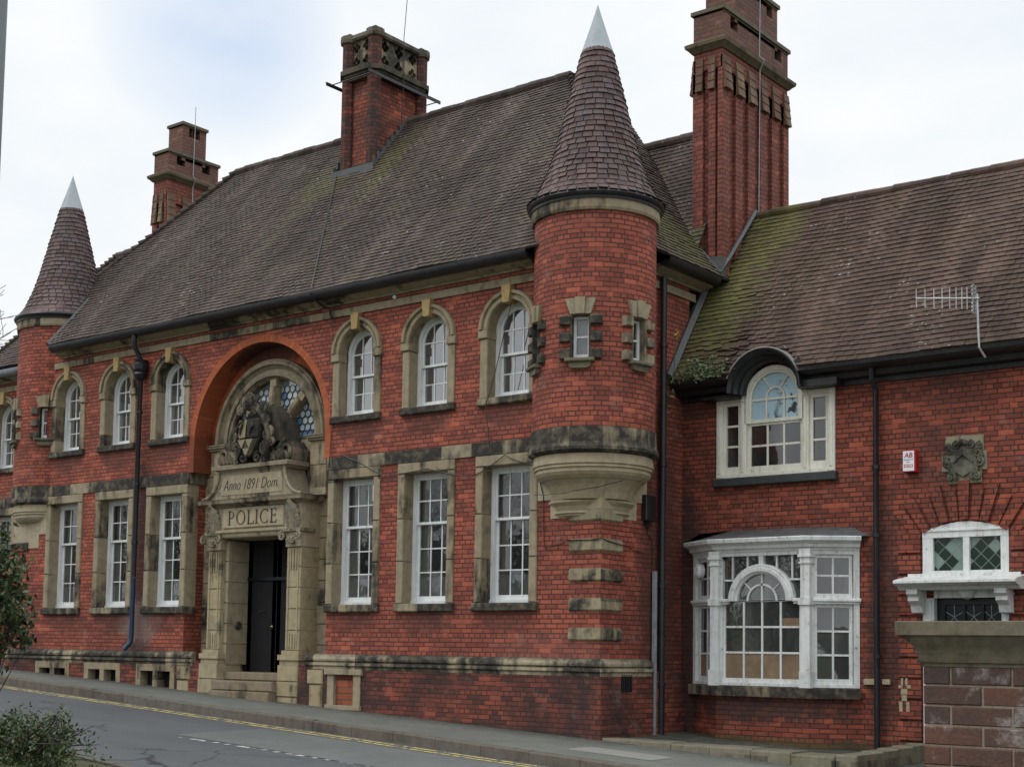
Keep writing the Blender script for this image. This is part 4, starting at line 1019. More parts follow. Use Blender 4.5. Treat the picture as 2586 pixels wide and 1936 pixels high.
# ------------------------------------------------------------------ tiled slopes
def clipslope(m, P, s0, s1, xa, xb, gauge=.105, tw=.17, thick=.02, jit=.004, sag=.012, slip=None, holes=()):
    """tiles on a slope; P(x, s, n) maps along-eave x, up-slope s, out n; xa(s), xb(s) limits"""
    nrow = int((s1-s0)/gauge)
    for j in range(nrow):
        s = s0+j*gauge; a0, b0 = xa(s), xb(s); a1, b1 = xa(s+gauge), xb(s+gauge)
        lo, hi = min(a0, a1), max(b0, b1); off = (j % 2)*.5+random.uniform(-.08, .08)
        k0 = int(math.floor(lo/tw))-1; rt = random.gauss(0, .05)
        for k in range(k0, int(hi/tw)+2):
            x0, x1 = (k+off)*tw, (k+1+off)*tw
            if x1 <= lo or x0 >= hi: continue
            la, lb = max(x0, a0), min(x1, b0); ua, ub = max(x0, a1), min(x1, b1)
            if lb-la < .01 and ub-ua < .01: continue
            if lb < la: lb = la = (la+lb)/2
            if ub < ua: ub = ua = (ua+ub)/2
            if any(h(((x0+x1)/2), s) for h in holes): continue
            t = min(1, max(0, random.gauss(.5, .15)+rt)); th = thick+random.uniform(-jit, jit); ds = random.uniform(-.006, .006); sk = 0; tl = 0
            if slip:
                ds2, tl, sk = slip((x0+x1)/2, s); ds += ds2
            wv = sag*math.sin((x0)*1.3+s*.7)+sag*.7*math.sin(x0*3.1-s)
            g1 = .0025
            m.face([P(la+g1, s+ds, th+wv+tl), P(lb-g1, s+ds+sk, th+wv+tl), P(ub-g1, s+gauge+.01, .004+wv), P(ua+g1, s+gauge+.01, .004+wv)], tint=t)
            m.face([P(la+g1, s+ds, -.012+wv), P(lb-g1, s+ds+sk, -.012+wv), P(lb-g1, s+ds+sk, th+wv+tl), P(la+g1, s+ds, th+wv+tl)], tint=0.0)
def slope(eave, zi, t, axis, sgn):
    """P for a slope whose eave line lies at axis value eave and height zi, rising at gradient t towards sgn"""
    c = 1/math.sqrt(1+t*t); s_ = t*c
    def P(x, s, n):
        h = eave+sgn*(s*c-n*s_); z = zi+s*s_+n*c
        return (x, h, z) if axis == 'y' else (h, x, z)
    return P, c, s_
EZ, EY, T1 = 6.60, -.43, 1.2
RY, RZ = 3.42, 6.60+3.85*1.2
RX0, RX1 = -12.89, -3.20
m = MB(); P, cc, ss = slope(EY, EZ, T1, 'y', 1); SL = 3.85/cc
XE0, XE1 = -16.51, .42
hl = lambda s: XE0+(RX0-XE0)*s/SL; hr = lambda s: XE1+(RX1-XE1)*s/SL
chim = lambda x, s: -8.42 < x < -7.68 and s > 2.98/cc
tur = lambda x, s: math.hypot(x-TC[0], EY+s*cc-TC[1]) < .6 or math.hypot(x-TL[0], EY+s*cc-TL[1]) < .6 or (s < .22*SL and x > -.4) or (s < .36*SL and x < -14.45-2.6*max(0, s/SL-.17))
clipslope(m, P, 0, SL, hl, hr, holes=(chim, tur))
T2 = 4.62/3.62; P2, c2, s2 = slope(.42, EZ, T2, 'x', -1); SL2 = 3.62/c2
slip2 = lambda x, s: (random.uniform(-.012, .012), random.uniform(0, .006), 0)
clipslope(m, P2, 0, SL2, lambda s: EY+(RY-EY)*s/SL2, lambda s: 3.3+1.6*s/SL2, slip=slip2, holes=(lambda y, s: math.hypot(.42-s*c2-TC[0], y-TC[1]) < .9 or (y < .45 and s < .22*SL2),))
# solid bed under the tiles
E4 = [(XE0, EY, EZ), (XE1, EY, EZ), (XE1, 8, EZ), (XE0, 8, EZ)]; dn = lambda p: (p[0], p[1], p[2]-.02)
B0, B1 = (RX0, RY, RZ), (RX1, RY, RZ)
YB = 2*RY-EY; E4[2] = (XE1, YB, EZ); E4[3] = (XE0, YB, EZ); lerp = lambda p, q, t: tuple(a+(b-a)*t for a, b in zip(p, q))
HR, HL = lerp(E4[1], B1, .2), lerp(E4[0], B0, .2)
HL = lerp(E4[0], B0, .35)
for f in ([(-14.45, EY, EZ), (-.4, EY, EZ), HR, B1, B0, HL, (-14.92, HL[1], HL[2]), (-14.45, EY+.17*3.85, EZ+.17*4.62)], [HR, (XE1, .45, EZ), E4[2], B1], [E4[3], (XE0, .6, EZ), HL, B0], [B1, E4[2], E4[3], B0]): m.face([dn(p) for p in f], tint=0.0)
roof = m.build('roof', M['roof'], ST)
def ridge(m, a, b, step=.32, r=.10):
    a, b = Vector(a), Vector(b); L0 = (b-a).length; n = max(1, int(L0/step)); d = (b-a)/n
    for k in range(n):
        p, q = a+d*k, a+d*(k+1); rr = r*random.uniform(.96, 1.06); j = Vector((0, 0, random.uniform(-.008, .008)))
        m.tint = random.random(); m.tube([p+j, q+j+d*.03], [rr*1.04, rr*.97], 10)
    m.tint = None
m = MB(); ridge(m, (RX0, RY, RZ-.01), (-8.62, RY, RZ-.01)); m.build('ridge_tiles', M['roof'], roof); m = MB(); ridge(m, (-7.45, RY, RZ-.01), (RX1, RY, RZ-.01))
m.build('ridge_tiles', M['roof'], roof)
m = MB(); a, b = Vector((XE0, EY, EZ)), Vector((RX0, RY, RZ)); 
def bonnet(m, a, b, t0=0, n=34, sg=1):
    a, b = Vector(a), Vector(b)
    for k in range(n):
        t = k/n
        if t < t0: continue
        p = a.lerp(b, t); q = a.lerp(b, (k+1.25)/n); m.tint = random.random()
        m.tube([p+Vector((0, 0, .05)), q+Vector((0, 0, .0))], [.085, .055], 8)
    m.tint = None
bonnet(m, a, b, .36); m.build('hip_tiles', M['roof'], roof); m = MB(); bonnet(m, (XE1, EY, EZ), (RX1, RY, RZ), .30); m.build('hip_tiles', M['roof'], roof)

# rear ranges either side, seen past the hips
m = MB(); m.tube([(-14.46, -.42, 6.63), (-14.47, .1, 7.24), (-14.47, .6, 7.84)], .045, 5); m.build('flashing', M['lead_dk'], roof)
def rear(x0, x1, hipl, hipr, eave, ez, t, ry):
    m = MB(); P, c, s = slope(eave, ez, t, 'y', 1); sl = (ry-eave)/c; rz = ez+(ry-eave)*t
    clipslope(m, P, 0, sl, lambda q: x0+hipl*q/sl, lambda q: x1-hipr*q/sl)
    m.face([(x0, eave, ez-.02), (x1, eave, ez-.02), (x1-hipr, ry, rz-.02), (x0+hipl, ry, rz-.02)], tint=0.); 
    m.face([(x0, eave, ez-.02), (x0+hipl, ry, rz-.02), (x0, 2*ry-eave, ez-.02)], tint=0.)
    m.face([(x0+hipl, ry, rz-.02), (x1-hipr, ry, rz-.02), (x1, 2*ry-eave, ez-.02), (x0, 2*ry-eave, ez-.02)], tint=0.)
    o = m.build('rear_roof', M['roof'], ST)
    r = MB(); ridge(r, (x0+hipl, ry, rz), (x1-hipr, ry, rz)); 
    if hipl: bonnet(r, (x0, eave, ez), (x0+hipl, ry, rz))
    r.build('ridge_tiles', M['roof'], o); return rz
rear(-2.6, .0, 0, 0, 2.55, 6.6, 1.72, 4.42)
LWY = 1.0
rear(-18.95, -14.0, 1.8, 0, LWY-.42, 6.66, 1.2, 3.25)

# ---- left wing wall with its own window
m = MB(); wc = -18.27
m.sheet([(-18.95, -1.4), (XL, -1.4), (XL, 6.5), (-18.95, 6.5)], [[(wc-.61, 4.18), (wc+.61, 4.18)]+arcpts(wc, 5.47, .61, 0, PI, 20), [(wc-.65, .75), (wc+.65, .75), (wc+.65, 3.33), (wc-.65, 3.33)]], PF(LWY), .28)
m.face([(-18.95, LWY, -1.4), (-18.95, 5.5, -1.4), (-18.95, 5.5, 6.5), (-18.95, LWY, 6.5)]); m.box(-18.8, XL-.1, LWY+.5, LWY+.6, 0, 6.4)
m.build('left_wing_wall', M['brick'], ST)
copy_tree(w0, ST, (wc-GW[0], LWY, 0)); copy_tree(u0, ST, (wc-GW[0], LWY, 0))
m = MB(); m.mould([(-18.9, LWY), (XL-.4, LWY)], [(-.02, 3.34), (.035, 3.34), (.035, 3.56), (-.02, 3.56)]); m.build('string_course', M['stone_band'], ST)
m = MB(); m.mould([(-18.9, LWY), (XL-.4, LWY)], [(-.02, 6.16), (.035, 6.16), (.035, 6.29), (-.02, 6.29)]); m.mould([(-18.9, LWY), (XL-.4, LWY)], CP); m.build('cornice', M['stone'], ST)
m = MB(); m.mould([(-18.9, LWY), (XL-.4, LWY)], GP); m.build('gutter', plain('grey_gutter', (.22, .24, .27), .4), ST, smooth=40)

# ------------------------------------------------------------------ chimneys
def flash(m, pts, w=.06):
    m.tube(pts, w, 5)
def centre_chimney():
    X0, X1, Y0, Y1 = -8.38, -7.64, 2.56, 3.98; ZT = 12.05
    m = MB(); m.box(X0, X1, Y0, Y1, 9.4, ZT); ch = m.build('centre_chimney', M['brick_chim'], ST)
    m = MB(); oc = .155
    for x in (X0, X1):
        for y in (Y0, Y1):
            m.lathe(x, y, [(oc, 9.4), (oc, ZT)], 8, R(22.5), R(382.5), uvr=oc*1.05)
            m.lathe(x, y, [(oc, 12.2), (oc, 12.88)], 8, R(22.5), R(382.5), uvr=oc*1.05)
    m.build('corner_shaft', brick('corner_shaft_brick', (.05, .034, .032), (.30, .078, .044), (.04, .034, .034), .8, .1, row=.085), ch)
    def octo(e):   # plan outline of the corbelled courses, with canted corners
        a, b, c2, d2 = X0-.13-e, X1+.13+e, Y0-.13-e, Y1+.13+e; k = .20
        return [(a+k, c2), (b-k, c2), (b, c2+k), (b, d2-k), (b-k, d2), (a+k, d2), (a, d2-k), (a, c2+k)]
    m = MB()
    for e, z0, z1 in ((.0, 11.98, 12.04), (.05, 12.04, 12.10), (.10, 12.10, 12.20), (.06, 12.20, 12.24)): m.prism(octo(e), 'z', z0, z1)
    m.build('cornice', stone('mossy_dark_stone', (.115, .10, .075), dirt=.6, green=.4), ch)
    # pierced crown
    def quat(cu, cz, r): 
        return [arc for arc in [[(cu+dx+r*.44*math.cos(2*PI*k/10), cz+dz+r*.44*math.sin(2*PI*k/10)) for k in range(10)] for dx, dz in ((r*.5, 0), (-r*.5, 0), (0, r*.5), (0, -r*.5))]]
    m = MB()
    hs = []
    for cu in (X0+.22, X1-.22):
        for cz in (12.40, 12.72): hs += quat(cu, cz, .125)
    m.sheet([(X0, 12.22), (X1, 12.22), (X1, 12.9), (X0, 12.9)], hs, PF(Y0-.02), .1)
    hs = []
    for k in range(3):
        for cz in (12.40, 12.72): hs += quat(Y0+.28+k*.43, cz, .135)
    m.sheet([(Y0, 12.22), (Y1, 12.22), (Y1, 12.9), (Y0, 12.9)], hs, lambda u, v, d: (X1+.02-d, u, v), .1)
    m.sheet([(Y0, 12.22), (Y1, 12.22), (Y1, 12.9), (Y0, 12.9)], [], lambda u, v, d: (X0-.02+d, u, v)); m.sheet([(X0, 12.22), (X1, 12.22), (X1, 12.9), (X0, 12.9)], [], PF(Y1+.02))
    m.build('pierced_crown', stone('pierced_stone', (.33, .29, .21), dirt=.72, scale=2), ch)
    m = MB(); m.box(X0+.12, X1-.12, Y0+.12, Y1-.12, 12.2, 12.85); m.build('flue_dark_core', M['dark'], ch)  # solid near-black core, painted shade behind the pierced holes
    m = MB(); m.mould([(X0-.06, Y0-.06), (X0-.06, Y1+.06), (X1+.06, Y1+.06), (X1+.06, Y0-.06)][::-1], [(-.2, 12.86), (.02, 12.86), (.05, 12.90), (.03, 12.99), (-.2, 13.0)], closed=True)
    for x in (X0, X1):
        for y in (Y0, Y1):
            m.lathe(x, y, [(.155, 12.82), (.195, 12.84), (.205, 12.90), (.195, 12.99), (.001, 13.03)], 12); m.box(x-.10, x+.10, y-.10, y+.10, 13.0, 13.04)
    m.build('coping', stone('mossy_coping', (.15, .135, .105), dirt=.5, green=.4), ch)
    m = MB()
    for x in (X0-.25, X1+.25): m.box(x-.012, x+.012, Y0-.42, Y1+.38, 11.90, 11.96); m.box(x-.03, x+.012, Y0-.42, Y1+.38, 11.958, 11.97)
    for y in (Y0-.30, Y1+.30): m.tube([(X0-.25, y, 11.93), (X1+.25, y, 11.93)], .012, 6)
    m.tube([(X1+.12, 3.2, 9.8), (X1+.24, 3.2, 11.9), (X1+.22, 3.2, 13.0), (X1+.20, 3.3, 13.9)], .008, 5)
    m.build('tie_bar', M['iron'], ch)
    m = MB(); zr = lambda y: EZ+(y-EY)*T1
    m.box(X0-.22, X1+.24, Y0-.24, Y0-.20, zr(Y0-.23)-.03, zr(Y0-.23)+.14)
    y = Y0-.2
    while y < RY-.1:
        for x in (X0-.225, X1+.205): m.box(x, x+.02, y, y+.14, zr(y)-.05, zr(y)+.23)
        y += .13
    m.build('flashing', M['lead_dk'], ch)
centre_chimney()
def stack(X0, X1, Y0, Y1, zb, zc, tiers, zf0, zf1, nx, ny_, name, hh):
    """ribbed stack with stepped top: zc corbel height; tiers [(y0,y1,z0,z1)]; ribs end in tiled offsets between zf0 and zf1"""
    m = MB(); m.box(X0+.07, X1-.07, Y0+.07, Y1-.07, zb, zf1+.1); m.box(X0+.02, X1-.02, Y0+.02, Y1-.02, zf1+.02, zc+.02)
    ch = m.build(name, M['brick_stack'], ST)
    m = MB(); wx = (X1-X0)/(2*nx+1); wy = (Y1-Y0)/(2*ny_-1); offs = []
    for k in range(nx):
        x = X0+wx*(.55+2*k)+wx*.2; m.box(x, x+wx*1.05, Y0-.0, Y0+.1, zb, zf1); offs.append((x, x+wx*1.05, None))
    for k in range(ny_):
        y = Y0+.02+2*wy*k; y1 = min(y+wy*1.05, Y1)
        m.box(X1-.1, X1, y, y1, zb, zf1); m.box(X0, X0+.1, y, y1, zb, zf1); offs.append((None, None, (y, y1)))
    m.box(X1-.10, X1-.005, Y0+.005, Y0+.1, zb, zf1)
    m.build('rib', M['brick_stack'], ch)
    m = MB(); n = 4
    for j in range(n):
        z0 = zf0+(zf1+.25-zf0)*j/n; z1 = zf0+(zf1+.25-zf0)*(j+1)/n; o0 = .085*(1-j/n)+.012; o1 = .085*(1-(j+1)/n)
        pass
    ofm = tile('offset_tile_'+name, [(.14, .075, .05), (.19, .125, .085), (.24, .14, .08), (.25, .21, .14)], [], .15, .2)
    for a, b, yy, SD in [(*o_, sd) for o_ in offs for sd in (((X1, 1), (X0, -1)) if o_[2] else (None,))]:
        m = MB()
        for j in range(n):
            z0 = zf0+(zf1+.25-zf0)*j/n; z1 = zf0+(zf1+.25-zf0)*(j+1)/n; o0 = .06*(1-j/n)+.012; o1 = .06*(1-(j+1)/n)
            m.tint = random.random()
            if yy is None: m.hexa([(a, Y0-o0, z0), (b, Y0-o0, z0), (b, Y0+.05, z0), (a, Y0+.05, z0)], [(a, Y0-o1, z1), (b, Y0-o1, z1), (b, Y0+.05, z1), (a, Y0+.05, z1)])
            else:
                for X, s in (SD,): m.hexa([(X+s*o0, yy[0], z0), (X+s*o0, yy[1], z0), (X-s*.05, yy[1], z0), (X-s*.05, yy[0], z0)], [(X+s*o1, yy[0], z1), (X+s*o1, yy[1], z1), (X-s*.05, yy[1], z1), (X-s*.05, yy[0], z1)])
        m.build('offset_tiles', ofm, ch)
    m = MB(); pth = [(X0, Y0), (X1, Y0), (X1, Y1), (X0, Y1)]
    m.mould(pth, [(-.1, zc-.10), (.01, zc-.10), (.05, zc-.05), (.10, zc-.01), (.11, zc+.05), (.03, zc+.10), (-.2, zc+.1)], closed=True)
    m.build('cornice', stone('stack_cornice_stone_'+name, (.15, .125, .085), dirt=.5, green=.4), ch, smooth=30)
    for k, (ya, yb, z0, z1) in enumerate(tiers):
        m = MB(); e = .01
        hs = ([(ya+.26, ya+.52), (yb-.52, yb-.26)] if k == 0 else [(ya+.20, ya+.42), (yb-.42, yb-.2)]); zt = z1-.07
        m.sheet([(ya, z0), (yb, z0), (yb, zt), (ya, zt)], [[(p0, zt-.26), (p1, zt-.26), (p1, zt-.01), (p0, zt-.01)] for p0, p1 in hs], lambda u, v, d: (X1-e-d, u, v), .12)
        m.face([(X0+e, ya, z0), (X1-e, ya, z0), (X1-e, ya, zt), (X0+e, ya, zt)]); m.face([(X0+e, yb, z0), (X1-e, yb, z0), (X1-e, yb, zt), (X0+e, yb, zt)]); m.face([(X0+e, ya, z0), (X0+e, yb, z0), (X0+e, yb, zt), (X0+e, ya, zt)])
        t_ = m.build('tier', M['brick_cap'], ch)
        m = MB(); m.box(X0-.035, X1+.035, ya-.035, yb+.035, z1-.07, z1); m.box(X0+.0, X1-.0, ya, yb, z1-.10, z1-.07); m.build('slab', stone('slab_stone_'+name+str(k), (.145, .125, .10), dirt=.35, green=.3), ch)
        m = MB(); m.box(X0+.16, X1-.14, ya+.1, yb-.1, z1-.36, z1-.08); m.build('flue_dark_core', M['dark'], ch)  # near-black core, shade of the tier openings put into its colour
    m = MB(); m.tube([(X1+.03, (Y0+Y1)/2+hh, zb+1.5), (X1+.05, (Y0+Y1)/2+hh, zc-.12), (X1+.14, (Y0+Y1)/2+hh, zc+.05), (X1+.04, (Y0+Y1)/2+hh, zc+.14), (X1+.06, (Y0+Y1)/2+hh, tiers[-1][3]+.0), (X1+.06, (Y0+Y1)/2+hh, tiers[-1][3]+.45)], .010, 6)
    m.build('lightning_rod', M['galv'], ch)
    return ch
sr = stack(-.28, .34, 3.12, 5.60, 6.6, 10.88, [(3.14, 5.58, 10.97, 11.56), (3.56, 5.16, 11.40, 12.28), (3.98, 4.74, 12.1, 13.1)], 10.05, 10.42, 2, 6, 'right_chimney', .02)
m = MB(); m.tube([(.36, 2.98, 6.70), (.38, 3.3, 7.02), (.38, 4.25, 8.08)], .045, 5); m.tube([(.38, 2.99, 6.68), (-.2, 2.99, 7.33), (-.3, 3.07, 7.52)], .045, 5); m.box(-.1, .40, 2.98, 3.16, 6.6, 6.98); m.build('flashing', M['lead_dk'], sr)
stack(-15.86, -15.30, 3.27, 4.88, 7.0, 11.62, [(3.29, 4.86, 11.70, 12.28), (3.70, 4.44, 12.1, 13.08)], 10.45, 10.95, 2, 4, 'left_chimney', -.05)

# ---- downpipes, cables, small fixings
def pipe(name, pts, r, mat, par, brackets=(), lab=None):
    m = MB(); m.tube(pts, r, 12)
    for z, p in brackets: m.tube([(p[0], p[1], z-.03), (p[0], p[1], z+.03)], r*1.35, 12)
    return m.build(name, mat, par, lab, smooth=40)
px = -11.52
dp = pipe('downpipe', [(px, -.33, 6.48), (px, -.33, 6.25), (px, -.14, 5.98), (px, -.14, 1.5)], .052, M['iron'], ST, [(z, (px, -.14)) for z in (4.9, 3.4, 2.2)])
m = MB(); m.lathe(px, -.15, [(.06, 5.55), (.10, 5.60), (.14, 5.68), (.12, 5.72), (.155, 5.78), (.165, 5.88), (.13, 5.92), (.15, 5.98), (.05, 6.0)], 16); m.build('hopper', M['iron'], dp, smooth=35)
m = MB(); m.tube([(px, -.14, 1.48), (px, -.14, .28), (px, -.16, .16), (px-.04, -.28, .02)], .05, 12); m.build('pipe_shoe', M['iron_blue'], dp, 'blue painted lower length of the downpipe with a kicked-out end', smooth=40)
pipe('downpipe', [(.10, 1.62, 6.35), (.10, 1.62, -1.38)], .055, M['iron'], ST, [(z, (.10, 1.62)) for z in (5.2, 3.2, 1.2, -.4)])
m = MB(); m.box(.04, .085, 1.42, 1.50, -1.25, 1.43); m.build('conduit', M['galv'], ST)
m = MB()
def cable(pts, r=.008, n=5):
    out = []
    for a, b in zip(pts, pts[1:]):
        a, b = Vector(a), Vector(b)
        for k in range(4): t = k/4; out.append(a.lerp(b, t)+Vector((random.uniform(-.012, .012), 0, -.02*math.sin(PI*t)+random.uniform(-.01, .01))))
    out.append(Vector(pts[-1])); m.tube(out, r, n)
cable([(-6.2, -.44, 6.56), (-6.17, -.30, 6.42), (-6.08, -.10, 6.34), (-6.02, -.06, 6.12)], .02); cable([(-6.02, -.05, 6.12), (-6.0, -.02, 5.2), (-5.98, -.02, 4.2), (-6.02, -.05, 3.4)])
cable([(-5.7, -.05, 3.62), (-5.3, -.05, 3.45), (-4.6, -.05, 3.15), (-3.6, -.06, 3.2), (-2.6, -.05, 3.0), (-1.9, -.07, 3.30), (-1.25, -.05, 3.1), (-1.12, -.02, 2.6), (-1.1, -.02, 1.75), (-.55, -.055, 1.86), (.05, -.05, 1.87)])
cable([(.05, -.02, 1.87), (.055, .6, 1.80), (.03, 1.1, 1.72)]); cable([(-1.75, -.03, 6.1), (-2.1, -.04, 4.9), (-2.3, -.08, 4.2), (-2.25, -.04, 3.5)]); cable([(-.9, -.55, 2.55), (-.2, -.45, 2.58), (.4, 0, 2.75)], .006)
cable([(.02, 1.3, 2.25), (.02, 1.33, 2.0), (.02, 1.45, 1.95), (.03, 1.46, 1.4)]); m.tube([(-8.55, 2.45, 10.10), (-7.38, 1.0, 8.36), (-6.2, -.44, 6.64)], .010, 5)
m.build('cable', M['iron'], ST)
m = MB(); m.box(-4.93, -4.915, -.012, 0, 2.72, 3.0); m.build('paint_mark', M['white'], ST)

# ------------------------------------------------------------------ house on the right
WY = 2.39
HO = empty('brick_house', (3.5, WY, gz(3.5)))
tag(HO, 'lower brown-roofed brick house with a white bay window, set back beside the police station', 'building')
BX = [(.25, WY), (.94, WY-.45), (2.55, WY-.45), (3.21, WY)]
m = MB(); HX = 13.0
m.sheet([(-.3, -2.2), (HX, -2.2), (HX, 4.95), (-.3, 4.95)], [[(.68, 3.0), (2.82, 3.0), (2.82, 4.345)]+arcpts(1.75, 4.35, .43, 0, PI, 16)+[(.68, 4.345)], [(.45, -.42), (3.0, -.42), (3.0, 1.75), (.45, 1.75)],
    [(4.24, 1.33), (5.54, 1.33), (5.54, 1.985)]+[(4.24+1.3*(1-k/10), 1.985+.125*math.sin(PI*k/10)) for k in range(1, 10)]+[(4.24, 1.985)], [(4.23, -1.4), (5.53, -1.4), (5.53, .98), (4.23, .98)]], PF(WY), .2)
# brick base under the bay
m.sheet([(0, -2), (math.hypot(.69, .45), -2), (math.hypot(.69, .45), -.56), (0, -.56)], [], lambda u, v, d: (BX[0][0]+u*.69/.8238, BX[0][1]-u*.45/.8238, v))
m.face([(BX[1][0], BX[1][1], -2), (BX[2][0], BX[2][1], -2), (BX[2][0], BX[2][1], -.56), (BX[1][0], BX[1][1], -.56)]); m.face([(BX[2][0], BX[2][1], -2), (BX[3][0], BX[3][1], -2), (BX[3][0], BX[3][1], -.56), (BX[2][0], BX[2][1], -.56)])
# rusticated bands and gauged arch round the door: courses set forward
z = -1.45
while z < 1.75:
    for a, b in ((3.85, 4.21), (5.56, 7.5)): m.box(a, b, WY-.05, WY+.1, z, z+.278)
    z += .312
for k in range(11):
    a = R(52+76*k/10.0); r0, r1 = 1.14, 1.62+.10*(k % 2); cx, cz = 4.89, 1.0
    a0, a1 = a-R(2.9), a+R(2.9)
    m.prism([(cx+r0*math.cos(a0), cz+r0*math.sin(a0)), (cx+r1*math.cos(a0), cz+r1*math.sin(a0)), (cx+r1*math.cos(a1), cz+r1*math.sin(a1)), (cx+r0*math.cos(a1), cz+r0*math.sin(a1))], 'y', WY-.03-.025*(k % 2), WY+.05)
m.build('wall', M['brick_house'], HO)
m = MB(); m.box(.05, 12.5, WY+.55, WY+.6, -1.5, 4.5); m.build('interior', M['dark'], HO)
# roof
T3, E3Y, E3Z = 1.45, 1.93, 4.64; R3Y = 4.26; R3Z = E3Z+(R3Y-E3Y)*T3
m = MB(); P3, c3, s3 = slope(E3Y, E3Z, T3, 'y', 1); SL3 = (R3Y-E3Y)/c3
def slip3(x, s):
    w_ = math.exp(-((x-.95)/.7)**2-((s-.5)/.45)**2)+.5*math.exp(-((x-1.0)/.4)**2-((s-1.9)/.25)**2)
    return (random.uniform(-.055, .02)*w_*1.6, random.uniform(0, .03)*w_, random.uniform(-.05, .05)*w_)
eb = lambda x, s: s*s3 < .36 and abs(x-1.75) < math.sqrt(max(0, .66**2-(s*s3+.295)**2))
lch = lambda x, s: x < .30 and E3Y+s*c3 > 3.2
clipslope(m, P3, 0, SL3, lambda s: .0, lambda s: HX, slip=slip3, gauge=.108, thick=.022, holes=(eb, lch))
dz = .02; hw = math.sqrt(.66**2-.295**2); sc_ = 3.2-E3Y
m.sheet([(0, 0), (1.75-hw, 0)]+[(1.75-math.sqrt(.66**2-(q*.36/8+.295)**2) if q < 8 else 1.75, q*.36/8/s3) for q in range(1, 9)]+[(1.75+math.sqrt(.66**2-(q*.36/8+.295)**2), q*.36/8/s3) for q in range(7, 0, -1)]+[(1.75+hw, 0), (HX, 0), (HX, SL3), (.3, SL3), (.3, sc_/c3), (0, sc_/c3)], [], lambda u, v, d: P3(u, v, -dz))
m.face([(0.3, R3Y, R3Z-dz), (HX, R3Y, R3Z-dz), (HX, 7, 4.6), (.3, 7, 4.6)], tint=0.)
hr_ = m.build('roof', M['roof_house'], HO)
m = MB(); ridge(m, (.36, R3Y, R3Z-.03), (HX, R3Y, R3Z-.03), .33, .085); m.build('ridge_tiles', M['roof_house'], hr_)
m = MB(); m.tube([(.03, 1.9, 4.72), (.035, 2.5, 5.62), (.04, 3.1, 6.52)], .085, 5); m.build('flashing', M['lead_dk'], hr_)
# gutter fascia with the eyebrow over the window
m = MB()
def fas(x0, x1): 
    m.mould([(x0, WY), (x1, WY)], [(-.02, 4.33), (.05, 4.33), (.06, 4.40), (.20, 4.42), (.22, 4.50), (.38, 4.52), (.44, 4.57), (.45, 4.63), (.43, 4.64), (.40, 4.59), (-.02, 4.58)])
fas(0.0, 1.12); fas(2.38, HX)
m.box(2.34, 2.98, WY-.30, WY-.0, 4.335, 4.44)
for sx in (-1, 1):
    m.prism([(1.75+sx*.62, 4.56), (1.75+sx*.86, 4.60), (1.75+sx*.76, 4.645), (1.75+sx*.70, 4.70), (1.75+sx*.645, 4.80), (1.75+sx*.58, 4.74)], 'y', WY-.445, WY-.2)
m.box(.5, 1.16, WY-.26, WY-.0, 4.30, 4.345)
m.arch(1.75, 4.345, [(.495, WY-.06), (.50, WY-.17), (.54, WY-.19), (.545, WY-.27), (.595, WY-.31), (.60, WY-.40), (.645, WY-.44), (.665, WY-.43), (.665, WY+.1), (.495, WY+.1)], n=26, a0=R(0), a1=R(180))
m.build('gutter', M['black'], HO, smooth=40)
m = MB(); m.arch(1.75, 4.345, [(.668, WY-.455), (.692, WY-.45), (.685, WY+.45), (.64, WY+.45)], n=26, a0=R(20), a1=R(160)); m.build('lead_hood', stone('flaking_lead', (.30, .30, .29), dirt=.55, scale=5, green=0), HO, smooth=30)
# upper window: arched centre light between two narrow sashes
m = MB(); Y = WY-.04
def pil(x0, x1): m.bbox(x0, x1, Y, Y+.16, 3.0, 4.36, .012); m.box(x0+.02, x1-.02, Y-.018, Y+.1, 4.25, 4.29); m.bbox(x0+.03, x1-.03, Y-.012, Y+.02, 3.08, 4.22, .006)
pil(.68, .80); pil(1.13, 1.245); pil(2.255, 2.37); pil(2.70, 2.82)
m.box(.80, 1.13, Y+.02, Y+.16, 4.26, 4.36); m.box(2.37, 2.70, Y+.02, Y+.16, 4.26, 4.36); m.box(.80, 2.70, Y-.01, Y+.16, 3.0, 3.055)
ps = grid(m, .80, 1.13, 3.055, 4.26, Y+.05, 1, 3, .055, .035, .05, bot=.13); ps += grid(m, 2.37, 2.70, 3.055, 4.26, Y+.05, 1, 3, .055, .035, .05, bot=.13)
ps += grid(m, 1.245, 2.255, 3.055, 3.90, Y+.07, 3, 2, .06, .035, .05, bot=.12)
m.arch(1.75, 4.27, [(.53, Y-.0), (.53, Y+.14), (.42, Y+.14), (.42, Y+.03), (.45, Y+.02), (.455, Y)], n=24, legs=.39)
m.box(1.33, 2.17, Y+.04, Y+.10, 3.88, 3.935); m.box(1.33, 2.17, Y+.06, Y+.09, 4.245, 4.28)
m.arch(1.75, 4.29, [(.175, Y+.055), (.175, Y+.09), (.145, Y+.09), (.145, Y+.055)], n=16, legs=.36)
for a in (R(58), R(122)):
    q0, q1 = Vector((1.75+.16*math.cos(a), Y+.07, 4.29+.16*math.sin(a))), Vector((1.75+.43*math.cos(a), Y+.07, 4.28+.43*math.sin(a))); m.tube([q0, q1], .016, 6)
uw = m.build('upper_window', M['cream'], HO)
for q0, q1 in ((0, 3), (3, 6), (6, 99)): m = MB(); panes(m, ps[q0:q1], Y+.085); m.build('pane', M['glass'], uw)
m = MB(); m.face([(1.33, Y+.08, 3.93), (2.17, Y+.08, 3.93)]+[(1.75+.43*math.cos(PI*k/20), Y+.08, 4.27+.43*math.sin(PI*k/20)) for k in range(21)]); m.build('stained_glass', M['frost'], uw)
